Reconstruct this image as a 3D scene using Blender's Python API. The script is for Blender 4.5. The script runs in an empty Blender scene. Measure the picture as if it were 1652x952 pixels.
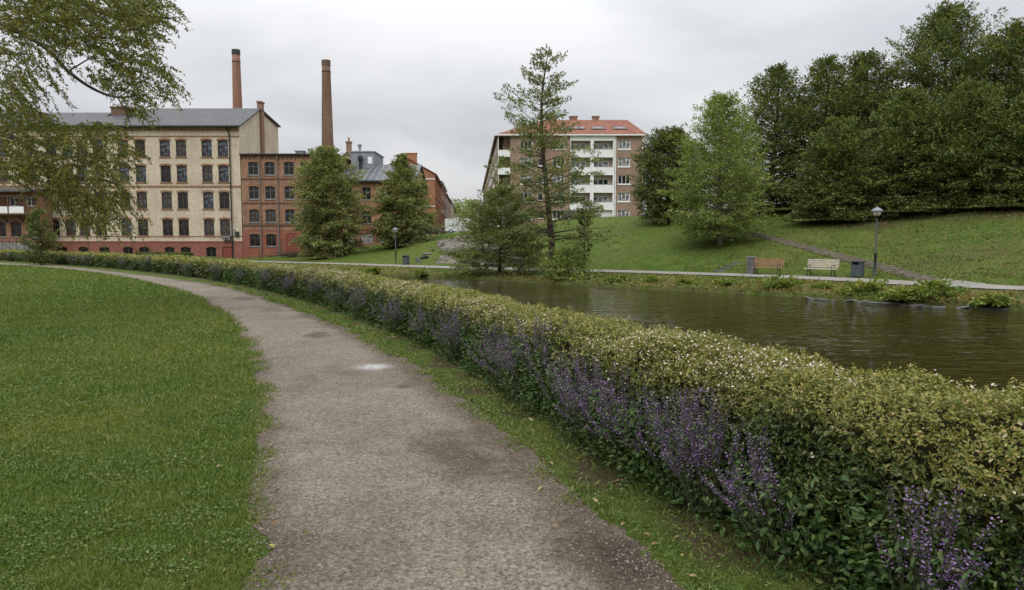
import bpy, math, random
import numpy as np
from mathutils import Vector, Matrix
PI = math.pi
scene = bpy.context.scene
COL = scene.collection
# ------------------------------------------------------------------ camera
F, CX, CY, HOR = 1150.0, 826.0, 476.0, 388.0
CAMZ = 1.6
PITCH = math.atan((CY - HOR) / F)
cam_d = bpy.data.cameras.new("camera")
cam_d.sensor_width = 36.0
cam_d.lens = 36.0 * F / 1652.0
cam_d.clip_end = 4000
cam = bpy.data.objects.new("camera", cam_d)
COL.objects.link(cam)
cam.location = (0, 0, CAMZ)
cam.rotation_euler = (PI / 2 - PITCH, 0, 0)
scene.camera = cam
# ------------------------------------------------------------------ sky, sun, exposure
SUN_EL, SUN_ROT = math.radians(48), math.radians(200)
world = bpy.data.worlds.new("World")
scene.world = world
world.use_nodes = True
wn, wl = world.node_tree.nodes, world.node_tree.links
bg = wn["Background"]
bg.inputs[1].default_value = 0.12
skyt = wn.new("ShaderNodeTexSky")
skyt.sky_type = 'NISHITA'
skyt.sun_disc = False
skyt.sun_elevation = SUN_EL
skyt.sun_rotation = SUN_ROT
tc = wn.new("ShaderNodeTexCoord")
sep = wn.new("ShaderNodeSeparateXYZ")
wl.new(tc.outputs["Generated"], sep.inputs[0])
def wmath(op, a, b=None, c=None):
    m = wn.new("ShaderNodeMath"); m.operation = op
    for i, v in enumerate((a, b, c)):
        if v is None: continue
        if isinstance(v, (int, float)): m.inputs[i].default_value = v
        else: wl.new(v, m.inputs[i])
    return m.outputs[0]
# flat cloud deck: direction / (height + k) gives layers that compress towards the horizon
zc = wmath('MAXIMUM', sep.outputs[2], 0.0)
den = wmath('ADD', zc, 0.16)
cmb = wn.new("ShaderNodeCombineXYZ")
wl.new(wmath('DIVIDE', sep.outputs[0], den), cmb.inputs[0])
wl.new(wmath('DIVIDE', sep.outputs[1], den), cmb.inputs[1])
cmb.inputs[2].default_value = 3.7
nz = wn.new("ShaderNodeTexNoise")
nz.inputs["Scale"].default_value = 0.8
nz.inputs["Detail"].default_value = 6
nz.inputs["Roughness"].default_value = 0.48
nz.inputs["Distortion"].default_value = 0.25
wl.new(cmb.outputs[0], nz.inputs["Vector"])
cr = wn.new("ShaderNodeValToRGB")
cr.color_ramp.interpolation = 'EASE'
cr.color_ramp.elements[0].position = 0.34
cr.color_ramp.elements[0].color = (3.75, 3.83, 4.02, 1)
cr.color_ramp.elements[1].position = 0.64
cr.color_ramp.elements[1].color = (5.12, 5.16, 5.24, 1)
wl.new(nz.outputs["Fac"], cr.inputs[0])
# an overcast sky is brighter overhead than at the horizon
lift = wmath('MULTIPLY_ADD', wmath('POWER', zc, 1.6), 3.3, 1.0)
vm = wn.new("ShaderNodeVectorMath"); vm.operation = 'SCALE'
wl.new(cr.outputs[0], vm.inputs[0]); wl.new(lift, vm.inputs[3])
mx = wn.new("ShaderNodeMixRGB")
mx.inputs[0].default_value = 0.955
wl.new(skyt.outputs[0], mx.inputs[1]); wl.new(vm.outputs[0], mx.inputs[2])
wl.new(mx.outputs[0], bg.inputs[0])
sun_d = bpy.data.lights.new("sun", 'SUN')
sun_d.energy = 1.25
sun_d.angle = math.radians(25)
sun_d.color = (1.0, 0.975, 0.94)
sun = bpy.data.objects.new("sun", sun_d)
COL.objects.link(sun)
# Nishita: rotation 0 is +Y, turning towards +X
sdir = Vector((math.sin(SUN_ROT) * math.cos(SUN_EL), math.cos(SUN_ROT) * math.cos(SUN_EL), math.sin(SUN_EL)))
sun.rotation_euler = (-sdir).to_track_quat('-Z', 'Y').to_euler()
scene.view_settings.view_transform = 'Standard'
scene.view_settings.look = 'None'
scene.view_settings.gamma = 1
scene.view_settings.use_curve_mapping = False
scene.view_settings.exposure = 0.18
scene.render.engine = 'CYCLES'
scene.cycles.max_bounces = 6
scene.cycles.diffuse_bounces = 3
scene.cycles.glossy_bounces = 3
scene.cycles.transmission_bounces = 4
scene.cycles.transparent_max_bounces = 6
scene.cycles.use_denoising = True

# ------------------------------------------------------------------ measuring helpers (photo pixel -> world point)
def ray(px, py):
    u, v = (px - CX) / F, (CY - py) / F
    return np.array([u, math.cos(PITCH) + v * math.sin(PITCH), -math.sin(PITCH) + v * math.cos(PITCH)])
def at(px, py, Y):
    d = ray(px, py); t = Y / d[1]
    return d[0] * t, Y, CAMZ + d[2] * t
def flat(px, py, z=0.0):
    d = ray(px, py); t = (z - CAMZ) / d[2]
    return d[0] * t, d[1] * t
def catmull(P, n):
    P = np.asarray(P, float)
    Q = np.vstack([2 * P[0] - P[1], P, 2 * P[-1] - P[-2]])
    out = []
    for i in range(len(P) - 1):
        a, b, c, d = Q[i], Q[i + 1], Q[i + 2], Q[i + 3]
        for t in np.linspace(0, 1, n, endpoint=False):
            out.append(0.5 * (2 * b + (c - a) * t + (2 * a - 5 * b + 4 * c - d) * t * t + (3 * b - a - 3 * c + d) * t ** 3))
    out.append(P[-1])
    return np.array(out)
def resample(P, n):
    P = np.asarray(P, float)
    s = np.concatenate([[0], np.cumsum(np.linalg.norm(np.diff(P, axis=0), axis=1))])
    t = np.linspace(0, s[-1], n)
    return np.stack([np.interp(t, s, P[:, k]) for k in range(P.shape[1])], 1)
def sdist(pts, poly):
    """signed distance to a polyline, positive on its right hand side"""
    pts = np.atleast_2d(np.asarray(pts, float))[:, :2]
    best = np.full(len(pts), 1e18); sg = np.ones(len(pts))
    for a, b in zip(poly[:-1], poly[1:]):
        d = b - a; L2 = d @ d
        if L2 < 1e-12: continue
        t = np.clip(((pts - a) @ d) / L2, 0, 1)
        q = pts - a - t[:, None] * d
        dd = (q * q).sum(1)
        cr_ = d[0] * (pts[:, 1] - a[1]) - d[1] * (pts[:, 0] - a[0])
        m = dd < best - 1e-9
        best = np.where(m, dd, best); sg = np.where(m, np.where(cr_ < 0, 1, -1), sg)
    return sg * np.sqrt(best)
def sstep(e0, e1, x):
    t = np.clip((x - e0) / (e1 - e0), 0, 1)
    return t * t * (3 - 2 * t)
def vnoise(P, scale=1.0, seed=0):
    """smooth value noise 0..1 in 2 or 3 dimensions"""
    P = np.atleast_2d(np.asarray(P, float)) * scale
    D = P.shape[1]
    i = np.floor(P).astype(np.int64); f = P - i; f = f * f * (3 - 2 * f)
    out = np.zeros(len(P))
    for c in range(1 << D):
        w = np.ones(len(P)); h = np.full(len(P), seed * 374761 + 1013, np.int64)
        for k in range(D):
            bit = (c >> k) & 1
            w = w * (f[:, k] if bit else 1 - f[:, k])
            h = h * 31 + (i[:, k] + bit) * (73856093, 19349663, 83492791)[k]
        h = (h ^ (h >> 13)) * 1274126177 & 0x7fffffff
        h = (h ^ (h >> 16)) & 0xffff
        out += w * h / 65535.0
    return out
def inpoly(pts, poly):
    x, y = pts[:, 0], pts[:, 1]
    c = np.zeros(len(pts), bool)
    j = len(poly) - 1
    for i in range(len(poly)):
        xi, yi = poly[i]; xj, yj = poly[j]
        if yi != yj:
            c ^= ((yi > y) != (yj > y)) & (x < (xj - xi) * (y - yi) / (yj - yi) + xi)
        j = i
    return c

# ------------------------------------------------------------------ scene helpers
def thing(name, label, cat, loc=(0, 0, 0), rotz=0.0, group=None):
    o = bpy.data.objects.new(name, None); COL.objects.link(o)
    o.empty_display_size = 0.2
    o.location = loc; o.rotation_euler = (0, 0, rotz)
    tag(o, label, cat, group)
    return o
def tag(o, label=None, cat=None, group=None, kind=None):
    if label: o['label'] = label
    if cat: o['category'] = cat
    if group: o['group'] = group
    if kind: o['kind'] = kind
    return o
def link_mesh(name, me, parent=None, loc=(0, 0, 0)):
    o = bpy.data.objects.new(name, me); COL.objects.link(o)
    o.location = loc
    if parent is not None: o.parent = parent
    return o
def dup_tree(o, parent=None, loc=None, rotz=None, label=None, group=None, scale=None):
    c = o.copy(); COL.objects.link(c)
    if parent is not None: c.parent = parent
    if loc is not None: c.location = loc
    if rotz is not None: c.rotation_euler = (0, 0, rotz)
    if scale is not None: c.scale = scale if hasattr(scale, '__len__') else (scale,) * 3
    if label: c['label'] = label
    if group: c['group'] = group
    for ch in o.children: dup_tree(ch, c)
    return c
class MB:
    """collects shapes for ONE mesh object"""
    def __init__(s, origin=(0, 0, 0)):
        s.v = []; s.f = []; s.m = []; s.o = np.array(origin, float)
    def add(s, vs, fs, m=0):
        b = len(s.v)
        s.v.extend([tuple(np.asarray(p, float) - s.o) for p in vs])
        s.f.extend([tuple(b + i for i in f) for f in fs]); s.m.extend([m] * len(fs))
    def box(s, a, b, m=0):
        x0, y0, z0 = a; x1, y1, z1 = b
        s.add([(x0, y0, z0), (x1, y0, z0), (x1, y1, z0), (x0, y1, z0), (x0, y0, z1), (x1, y0, z1), (x1, y1, z1), (x0, y1, z1)],
              [(0, 3, 2, 1), (4, 5, 6, 7), (0, 1, 5, 4), (1, 2, 6, 5), (2, 3, 7, 6), (3, 0, 4, 7)], m)
    def fbox(s, P, u, n, a, b, m=0):
        """box in a wall's frame: along u, out along n, up"""
        P = np.array(P, float); u = np.array([u[0], u[1], 0.]); n = np.array([n[0], n[1], 0.]); z = np.array([0, 0, 1.])
        vs = [P + u * (a[0], b[0])[i] + n * (a[1], b[1])[j] + z * (a[2], b[2])[k] for k in (0, 1) for j, i in ((0, 0), (0, 1), (1, 1), (1, 0))]
        s.add(vs, [(0, 3, 2, 1), (4, 5, 6, 7), (0, 1, 5, 4), (1, 2, 6, 5), (2, 3, 7, 6), (3, 0, 4, 7)], m)
    def prism(s, pts, z0, z1, m=0):
        n = len(pts)
        s.add([(p[0], p[1], z0) for p in pts] + [(p[0], p[1], z1) for p in pts],
              [tuple(range(n))[::-1], tuple(range(n, 2 * n))] + [(i, (i + 1) % n, n + (i + 1) % n, n + i) for i in range(n)], m)
    def tube(s, pts, rad, n=8, m=0, cap=True):
        pts = [np.array(p, float) for p in pts]
        if not hasattr(rad, '__len__'): rad = [rad] * len(pts)
        vs = []; ref = None
        for i, p in enumerate(pts):
            d = pts[min(i + 1, len(pts) - 1)] - pts[max(i - 1, 0)]
            d = d / (np.linalg.norm(d) + 1e-12)
            if ref is None: ref = np.array([1., 0, 0]) if abs(d[0]) < 0.9 else np.array([0, 1., 0])
            a = ref - d * (ref @ d); a /= np.linalg.norm(a); ref = a
            b = np.cross(d, a)
            for k in range(n):
                th = 2 * PI * k / n
                vs.append(p + rad[i] * (math.cos(th) * a + math.sin(th) * b))
        fs = [(i * n + k, i * n + (k + 1) % n, (i + 1) * n + (k + 1) % n, (i + 1) * n + k) for i in range(len(pts) - 1) for k in range(n)]
        if cap:
            fs += [tuple(range(n))[::-1], tuple((len(pts) - 1) * n + k for k in range(n))]
        s.add(vs, fs, m)
    def lathe(s, prof, c=(0, 0, 0), n=24, m=0):
        vs = []
        for r, z in prof:
            for k in range(n):
                th = 2 * PI * k / n
                vs.append((c[0] + r * math.cos(th), c[1] + r * math.sin(th), c[2] + z))
        fs = [(i * n + k, i * n + (k + 1) % n, (i + 1) * n + (k + 1) % n, (i + 1) * n + k) for i in range(len(prof) - 1) for k in range(n)]
        fs += [tuple(range(n))[::-1], tuple((len(prof) - 1) * n + k for k in range(n))]
        s.add(vs, fs, m)
    def mesh(s, name, mats, smooth=False):
        me = bpy.data.meshes.new(name)
        me.from_pydata(s.v, [], s.f)
        for m in (mats if isinstance(mats, (list, tuple)) else [mats]): me.materials.append(m)
        me.polygons.foreach_set('material_index', s.m)
        if smooth: me.polygons.foreach_set('use_smooth', [True] * len(me.polygons))
        me.update()
        return me
    def build(s, name, mats, parent=None, smooth=False, loc=(0, 0, 0)):
        return link_mesh(name, s.mesh(name, mats, smooth), parent, loc)
def np_mesh(name, V, faces, mats, attrs=None, smooth=False, vattrs=None):
    """V (n,3); faces (m,k) all with k corners"""
    me = bpy.data.meshes.new(name)
    V = np.asarray(V, np.float32); faces = np.asarray(faces, np.int32)
    k = faces.shape[1]; m = len(faces)
    me.vertices.add(len(V)); me.vertices.foreach_set('co', V.ravel())
    me.loops.add(m * k); me.loops.foreach_set('vertex_index', faces.ravel())
    me.polygons.add(m)
    me.polygons.foreach_set('loop_start', np.arange(0, m * k, k, dtype=np.int32))
    try: me.polygons.foreach_set('loop_total', np.full(m, k, np.int32))
    except Exception: pass
    for mt in (mats if isinstance(mats, (list, tuple)) else [mats]): me.materials.append(mt)
    for nm, arr in (attrs or {}).items():
        a = me.attributes.new(nm, 'FLOAT', 'FACE'); a.data.foreach_set('value', np.asarray(arr, np.float32))
    for nm, arr in (vattrs or {}).items():
        a = me.attributes.new(nm, 'FLOAT', 'POINT'); a.data.foreach_set('value', np.asarray(arr, np.float32))
    if smooth: me.polygons.foreach_set('use_smooth', np.ones(m, bool))
    me.update(calc_edges=True)
    me.validate()
    return me
def unit(a):
    return a / (np.linalg.norm(a, axis=1, keepdims=True) + 1e-9)
def leaf_mesh(name, C, D, N, L, W, mats, rnd=None, tone=None, fold=0.25, oval=False, seed=1):
    """one folded leaf per row: base C, pointing along D, facing N"""
    rng = np.random.default_rng(seed)
    C = np.asarray(C, float); D = unit(np.asarray(D, float)); n = len(C)
    S = unit(np.cross(D, N)); Nn = np.cross(S, D)
    L = np.broadcast_to(np.asarray(L, float), (n,))[:, None]; W = np.broadcast_to(np.asarray(W, float), (n,))[:, None]
    up = Nn * W * fold
    if rnd is None: rnd = rng.random(n)
    if tone is None: tone = np.zeros(n)
    if oval:
        V = np.stack([C, C + D * L * .28 + S * W * .46 + up, C + D * L * .68 + S * W * .40 + up * .8, C + D * L - Nn * L * .12,
                      C + D * L * .68 - S * W * .40 + up * .8, C + D * L * .28 - S * W * .46 + up], 1).reshape(-1, 3)
        b = np.arange(n)[:, None] * 6
        Fs = np.concatenate([b + np.array([[0, 3, 2, 1]]), b + np.array([[0, 5, 4, 3]])], 1).reshape(-1, 4)
    else:
        V = np.stack([C, C + D * L * .45 + S * W * .5 + up, C + D * L, C + D * L * .45 - S * W * .5 + up], 1).reshape(-1, 3)
        b = np.arange(n)[:, None] * 4
        Fs = np.concatenate([b + np.array([[0, 2, 1]]), b + np.array([[0, 3, 2]])], 1).reshape(-1, 3)
    return np_mesh(name, V, Fs, mats, {'rnd': np.repeat(rnd, 2), 'tone': np.repeat(tone, 2)})

# ------------------------------------------------------------------ materials
def nodes(name, rough=0.8, spec=0.3):
    m = bpy.data.materials.new(name); m.use_nodes = True
    nt = m.node_tree; b = nt.nodes["Principled BSDF"]
    b.inputs["Roughness"].default_value = rough
    b.inputs["Specular IOR Level"].default_value = spec
    return m, nt, b
def N_(nt, t, **kw):
    n = nt.nodes.new(t)
    for k, v in kw.items():
        if k in n.inputs: n.inputs[k].default_value = v
        else: setattr(n, k, v)
    return n
def ramp(nt, src, stops, interp='LINEAR'):
    r = nt.nodes.new("ShaderNodeValToRGB"); r.color_ramp.interpolation = interp
    e = r.color_ramp.elements
    e[0].position, e[0].color = stops[0][0], (*stops[0][1], 1)
    e[1].position, e[1].color = stops[-1][0], (*stops[-1][1], 1)
    for p, c in stops[1:-1]:
        k = e.new(p); k.color = (*c, 1)
    nt.links.new(src, r.inputs[0])
    return r.outputs[0]
def mixc(nt, fac, a, b, mode='MIX'):
    n = nt.nodes.new("ShaderNodeMixRGB"); n.blend_type = mode
    for i, v in enumerate((fac, a, b)):
        if isinstance(v, (int, float)): n.inputs[i].default_value = v
        elif isinstance(v, tuple): n.inputs[i].default_value = (*v, 1)
        else: nt.links.new(v, n.inputs[i])
    return n.outputs[0]
def mth(nt, op, a, b=0.0, clamp=False):
    n = nt.nodes.new("ShaderNodeMath"); n.operation = op; n.use_clamp = clamp
    for i, v in enumerate((a, b)):
        if isinstance(v, (int, float)): n.inputs[i].default_value = v
        else: nt.links.new(v, n.inputs[i])
    return n.outputs[0]
def objco(nt, scale=(1, 1, 1)):
    t = nt.nodes.new("ShaderNodeTexCoord"); mp = nt.nodes.new("ShaderNodeMapping")
    mp.inputs["Scale"].default_value = scale
    nt.links.new(t.outputs["Object"], mp.inputs[0])
    return mp.outputs[0]
def noise(nt, co, scale, detail=4, rough=0.55, dist=0.0):
    n = nt.nodes.new("ShaderNodeTexNoise")
    n.inputs["Scale"].default_value = scale; n.inputs["Detail"].default_value = detail
    n.inputs["Roughness"].default_value = rough; n.inputs["Distortion"].default_value = dist
    nt.links.new(co, n.inputs["Vector"])
    return n.outputs["Fac"]
def bump(nt, b, h, strength=0.3, dist=0.02):
    n = nt.nodes.new("ShaderNodeBump"); n.inputs["Strength"].default_value = strength; n.inputs["Distance"].default_value = dist
    nt.links.new(h, n.inputs["Height"]); nt.links.new(n.outputs[0], b.inputs["Normal"])
def attr(nt, name):
    a = nt.nodes.new("ShaderNodeAttribute"); a.attribute_name = name
    return a.outputs["Fac"]
def M_plain(name, c, rough=0.6, spec=0.3, var=0.18, scale=3.0, metal=0.0, bmp=0.0):
    m, nt, b = nodes(name, rough, spec)
    co = objco(nt)
    f = noise(nt, co, scale, 5)
    lo = tuple(x * (1 - var) for x in c); hi = tuple(min(1, x * (1 + var)) for x in c)
    nt.links.new(ramp(nt, f, [(0.3, lo), (0.7, hi)]), b.inputs["Base Color"])
    b.inputs["Metallic"].default_value = metal
    if bmp: bump(nt, b, noise(nt, co, scale * 8, 3), bmp, 0.01)
    return m
def M_leaf(name, stops, trans=0.3, tone=None, rough=0.5, spec=0.25):
    """stops: colour ramp over the random of each leaf; tone: (lo, hi) brightness span or colour stops"""
    m, nt, b = nodes(name, rough, spec)
    c = ramp(nt, attr(nt, 'rnd'), stops)
    if tone:
        c = mixc(nt, attr(nt, 'tone'), c, ramp(nt, attr(nt, 'rnd'), tone))
    nt.links.new(c, b.inputs["Base Color"])
    tr = nt.nodes.new("ShaderNodeBsdfTranslucent")
    nt.links.new(mixc(nt, 1.0, c, (1.15, 1.25, 0.6), 'MULTIPLY'), tr.inputs[0])
    ms = nt.nodes.new("ShaderNodeMixShader"); ms.inputs[0].default_value = trans
    nt.links.new(b.outputs[0], ms.inputs[1]); nt.links.new(tr.outputs[0], ms.inputs[2])
    nt.links.new(ms.outputs[0], nt.nodes["Material Output"].inputs[0])
    return m
def M_brick(name, c1, c2, mortar, stain=(0.08, 0.06, 0.05), stain_amt=0.35, sc=1.0, patch=None):
    m, nt, b = nodes(name, 0.9, 0.15)
    t = nt.nodes.new("ShaderNodeTexCoord"); sp = nt.nodes.new("ShaderNodeSeparateXYZ")
    nt.links.new(t.outputs["Object"], sp.inputs[0])
    cb = nt.nodes.new("ShaderNodeCombineXYZ")
    nt.links.new(mth(nt, 'ADD', sp.outputs[0], sp.outputs[1]), cb.inputs[0]); nt.links.new(sp.outputs[2], cb.inputs[1])
    br = nt.nodes.new("ShaderNodeTexBrick")
    br.inputs["Color1"].default_value = (*c1, 1); br.inputs["Color2"].default_value = (*c2, 1); br.inputs["Mortar"].default_value = (*mortar, 1)
    br.inputs["Scale"].default_value = 1.0; br.inputs["Brick Width"].default_value = 0.26 * sc; br.inputs["Row Height"].default_value = 0.085 * sc
    br.inputs["Mortar Size"].default_value = 0.012 * sc; br.inputs["Bias"].default_value = 0.0
    nt.links.new(cb.outputs[0], br.inputs[0])
    c = br.outputs[0]
    co = objco(nt)
    n1 = noise(nt, co, 0.35, 6, 0.65)
    c = mixc(nt, ramp(nt, n1, [(0.35, (0, 0, 0)), (0.75, (1, 1, 1))]), c, mixc(nt, 1.0, c, (0.72, 0.68, 0.64), 'MULTIPLY'))
    n3 = noise(nt, objco(nt, (1, 1, 0.8)), 4.5, 4, 0.7)
    c = mixc(nt, 0.4, c, ramp(nt, n3, [(0.3, (0.25, 0.25, 0.25)), (0.7, (0.78, 0.78, 0.78))]), 'OVERLAY')
    n2 = noise(nt, objco(nt, (2.2, 2.2, 0.16)), 1.1, 6, 0.65)
    c = mixc(nt, mth(nt, 'MULTIPLY', ramp(nt, n2, [(0.5, (0, 0, 0)), (0.75, (1, 1, 1))]), stain_amt), c, stain)
    if patch:
        n4 = noise(nt, objco(nt, (1, 1, 1.4)), 0.55, 3, 0.5, 0.6)
        c = mixc(nt, mth(nt, 'MULTIPLY', ramp(nt, n4, [(0.6, (0, 0, 0)), (0.66, (1, 1, 1))]), 0.55), c, patch)
    nt.links.new(c, b.inputs["Base Color"])
    bump(nt, b, br.outputs["Fac"], -0.25, 0.01)
    return m
# ------------------------------------------------------------------ plan of the place (metres)
WATER = -0.9
left_px = [(390, 952), (398, 850), (412, 720), (412, 640), (402, 580), (380, 540), (345, 500), (290, 470), (200, 447), (100, 434), (0, 427.3)]
right_px = [(1112, 952), (960, 830), (850, 722), (745, 640), (640, 570), (545, 522), (450, 487), (350, 460), (200, 440), (100, 429.5), (0, 424)]
PL = resample(catmull([(-0.2, -6), (-0.95, -1)] + [flat(*p) for p in left_px] + [(-50, 58)], 12), 420)
PR = resample(catmull([(2.9, -6), (1.75, -1)] + [flat(*p) for p in right_px] + [(-52, 62)], 12), 420)
hedge_px = [(1300, 930), (1150, 838), (1000, 748), (870, 662), (700, 565), (600, 522), (500, 486), (400, 462), (300, 446), (200, 435), (100, 427), (0, 420.5)]
HB = resample(catmull([(4.6, -5), (2.75, 0.6)] + [flat(*p) for p in hedge_px] + [(-58, 71)], 12), 420)
HEDGE_H, HEDGE_W = 0.76, 0.92
far_edge = [flat(1652, 463, -.4), flat(1411, 451.4, -.4), flat(1240, 444, -.4), flat(1000, 437.3, -.44), flat(870, 433.6, -.5), flat(740, 430, -.6), flat(600, 426.3, -.7), flat(500, 423.6, -.7), flat(342, 420, -.7)]
FE = catmull([(60, 2), (36, 20.5)] + far_edge + [(-62, 86), (-110, 92)], 8)      # hill side edge of the far path
FP = FE.copy()                                                                       # its centre line: 1.5 m towards the water
tn = np.gradient(FP, axis=0); tn /= np.linalg.norm(tn, axis=1, keepdims=True)
FP = FP - 1.5 * np.stack([tn[:, 1], -tn[:, 0]], 1)
water_px = [(1652, 502), (1500, 495), (1330, 484), (1200, 475), (1000, 465.5), (900, 459), (800, 453.5), (700, 448), (600, 443.5)]
FW = catmull([(62, -10), (34, 13)] + [flat(*p, WATER) for p in water_px] + [(-24, 60.5), (-40, 69), (-62, 78), (-110, 84)], 8)
_b = (np.array([390, 500, 600, 700, 800, 900, 1040, 1220, 1400, 1652]) - CX) / F
_H = np.array([-0.6, 0.0, 1.1, 2.35, 3.2, 3.95, 4.2, 4.0, 4.0, 4.1])
def path_z(P):
    return -0.7 + 0.3 * sstep(-0.2, 0.2, P[:, 0] / np.maximum(P[:, 1], 8))
def ground(P):
    P = np.atleast_2d(np.asarray(P, float))[:, :2]
    b = P[:, 0] / np.maximum(P[:, 1], 8)
    hs = sdist(P, HB); ps = sdist(P, FP); ws = sdist(P, FW)
    near = -1.9 * sstep(1.5, 4.2, hs)
    pz = path_z(P)
    t = np.clip(ws / np.maximum(ws + np.maximum(-ps - 1.6, 0) + 1e-3, .3), 0, 1)
    bank = (WATER + 0.16) + (pz - WATER - 0.16) * t ** 0.8
    bank = bank + (vnoise(P, .9, 3) - .5) * .22 * t * (1 - t) * 4
    bank = np.where(ws < 0, WATER + 0.16 + 3.0 * ws, bank)
    far = np.where(ps < -1.6, bank, pz)
    H = np.interp(b, _b, _H)
    f = 1 - (1 - np.clip((ps - 2.0) / 22.0, 0, 1)) ** 1.35
    hill = pz + (H - pz) * f + 0.008 * np.maximum(ps - 24, 0) * (ps < 400)
    hill += (vnoise(P, .22, 5) - .5) * .35 * np.clip((ps - 2) / 5, 0, 1) * (ps < 60)
    far = np.where(ps > 2.0, hill, far)
    far = np.maximum(far, -1.9)
    z = np.where(hs < 1.5, 0.0, np.maximum(near, far))
    return z
def gz(x, y): return float(ground([(x, y)])[0])
def hit(px, py, d0=8.0, d1=140.0):
    """where the sight line through a photo pixel first meets the terrain"""
    d = ray(px, py); d = d / d[1]
    Y = np.arange(d0, d1, .1)
    P = np.stack([d[0] * Y, Y], 1); z = CAMZ + d[2] * Y
    k = np.argmax(z <= ground(P))
    return float(P[k, 0]), float(P[k, 1]), float(ground(P[k:k + 1])[0])
# ------------------------------------------------------------------ ground materials
def M_ground():
    m, nt, b = nodes("meadow_grass", 0.95, 0.1)
    co = objco(nt)
    big = noise(nt, co, 0.16, 4, 0.6); mid = noise(nt, co, 1.3, 5, 0.65); fine = noise(nt, co, 9.0, 6, 0.75); vf = noise(nt, co, 60.0, 3, 0.8)
    g = ramp(nt, mid, [(0.28, (0.042, 0.078, 0.012)), (0.5, (0.066, 0.106, 0.017)), (0.72, (0.102, 0.126, 0.026))])
    y = mixc(nt, ramp(nt, big, [(0.4, (0, 0, 0)), (0.7, (1, 1, 1))]), g, mixc(nt, 0.5, g, (0.115, 0.11, 0.03)))
    c = mixc(nt, 0.8, y, ramp(nt, fine, [(0.25, (0.2, 0.2, 0.2)), (0.72, (0.8, 0.8, 0.8))]), 'OVERLAY')
    c = mixc(nt, 0.6, c, ramp(nt, vf, [(0.25, (0.22, 0.22, 0.22)), (0.75, (0.78, 0.78, 0.78))]), 'OVERLAY')
    dirt = ramp(nt, mth(nt, 'ADD', mth(nt, 'MULTIPLY', noise(nt, co, 2.2, 6, 0.7), 0.9), mth(nt, 'SUBTRACT', attr(nt, 'dirt'), 0.5)), [(0.42, (0, 0, 0)), (0.72, (1, 1, 1))])
    dc = ramp(nt, fine, [(0.3, (0.045, 0.034, 0.020)), (0.7, (0.115, 0.088, 0.050))])
    c = mixc(nt, dirt, c, dc)
    nt.links.new(c, b.inputs["Base Color"])
    h = mth(nt, 'ADD', mth(nt, 'MULTIPLY', fine, 0.7), mth(nt, 'MULTIPLY', vf, 0.4))
    bump(nt, b, h, 0.9, 0.12)
    return m
STAINS = [(*flat(735, 735), .32, .85, .75, .35), (*flat(512, 541), .28, .55, .9, .3), (*flat(975, 905), .30, .6, .8, .45), (*flat(650, 625), .14, .12, .7, 0), (*flat(395, 482), .4, .9, .6, .5), (*flat(440, 500), .35, .7, .5, .5), (*flat(545, 900), .5, .5, .35, 0)]
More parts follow.
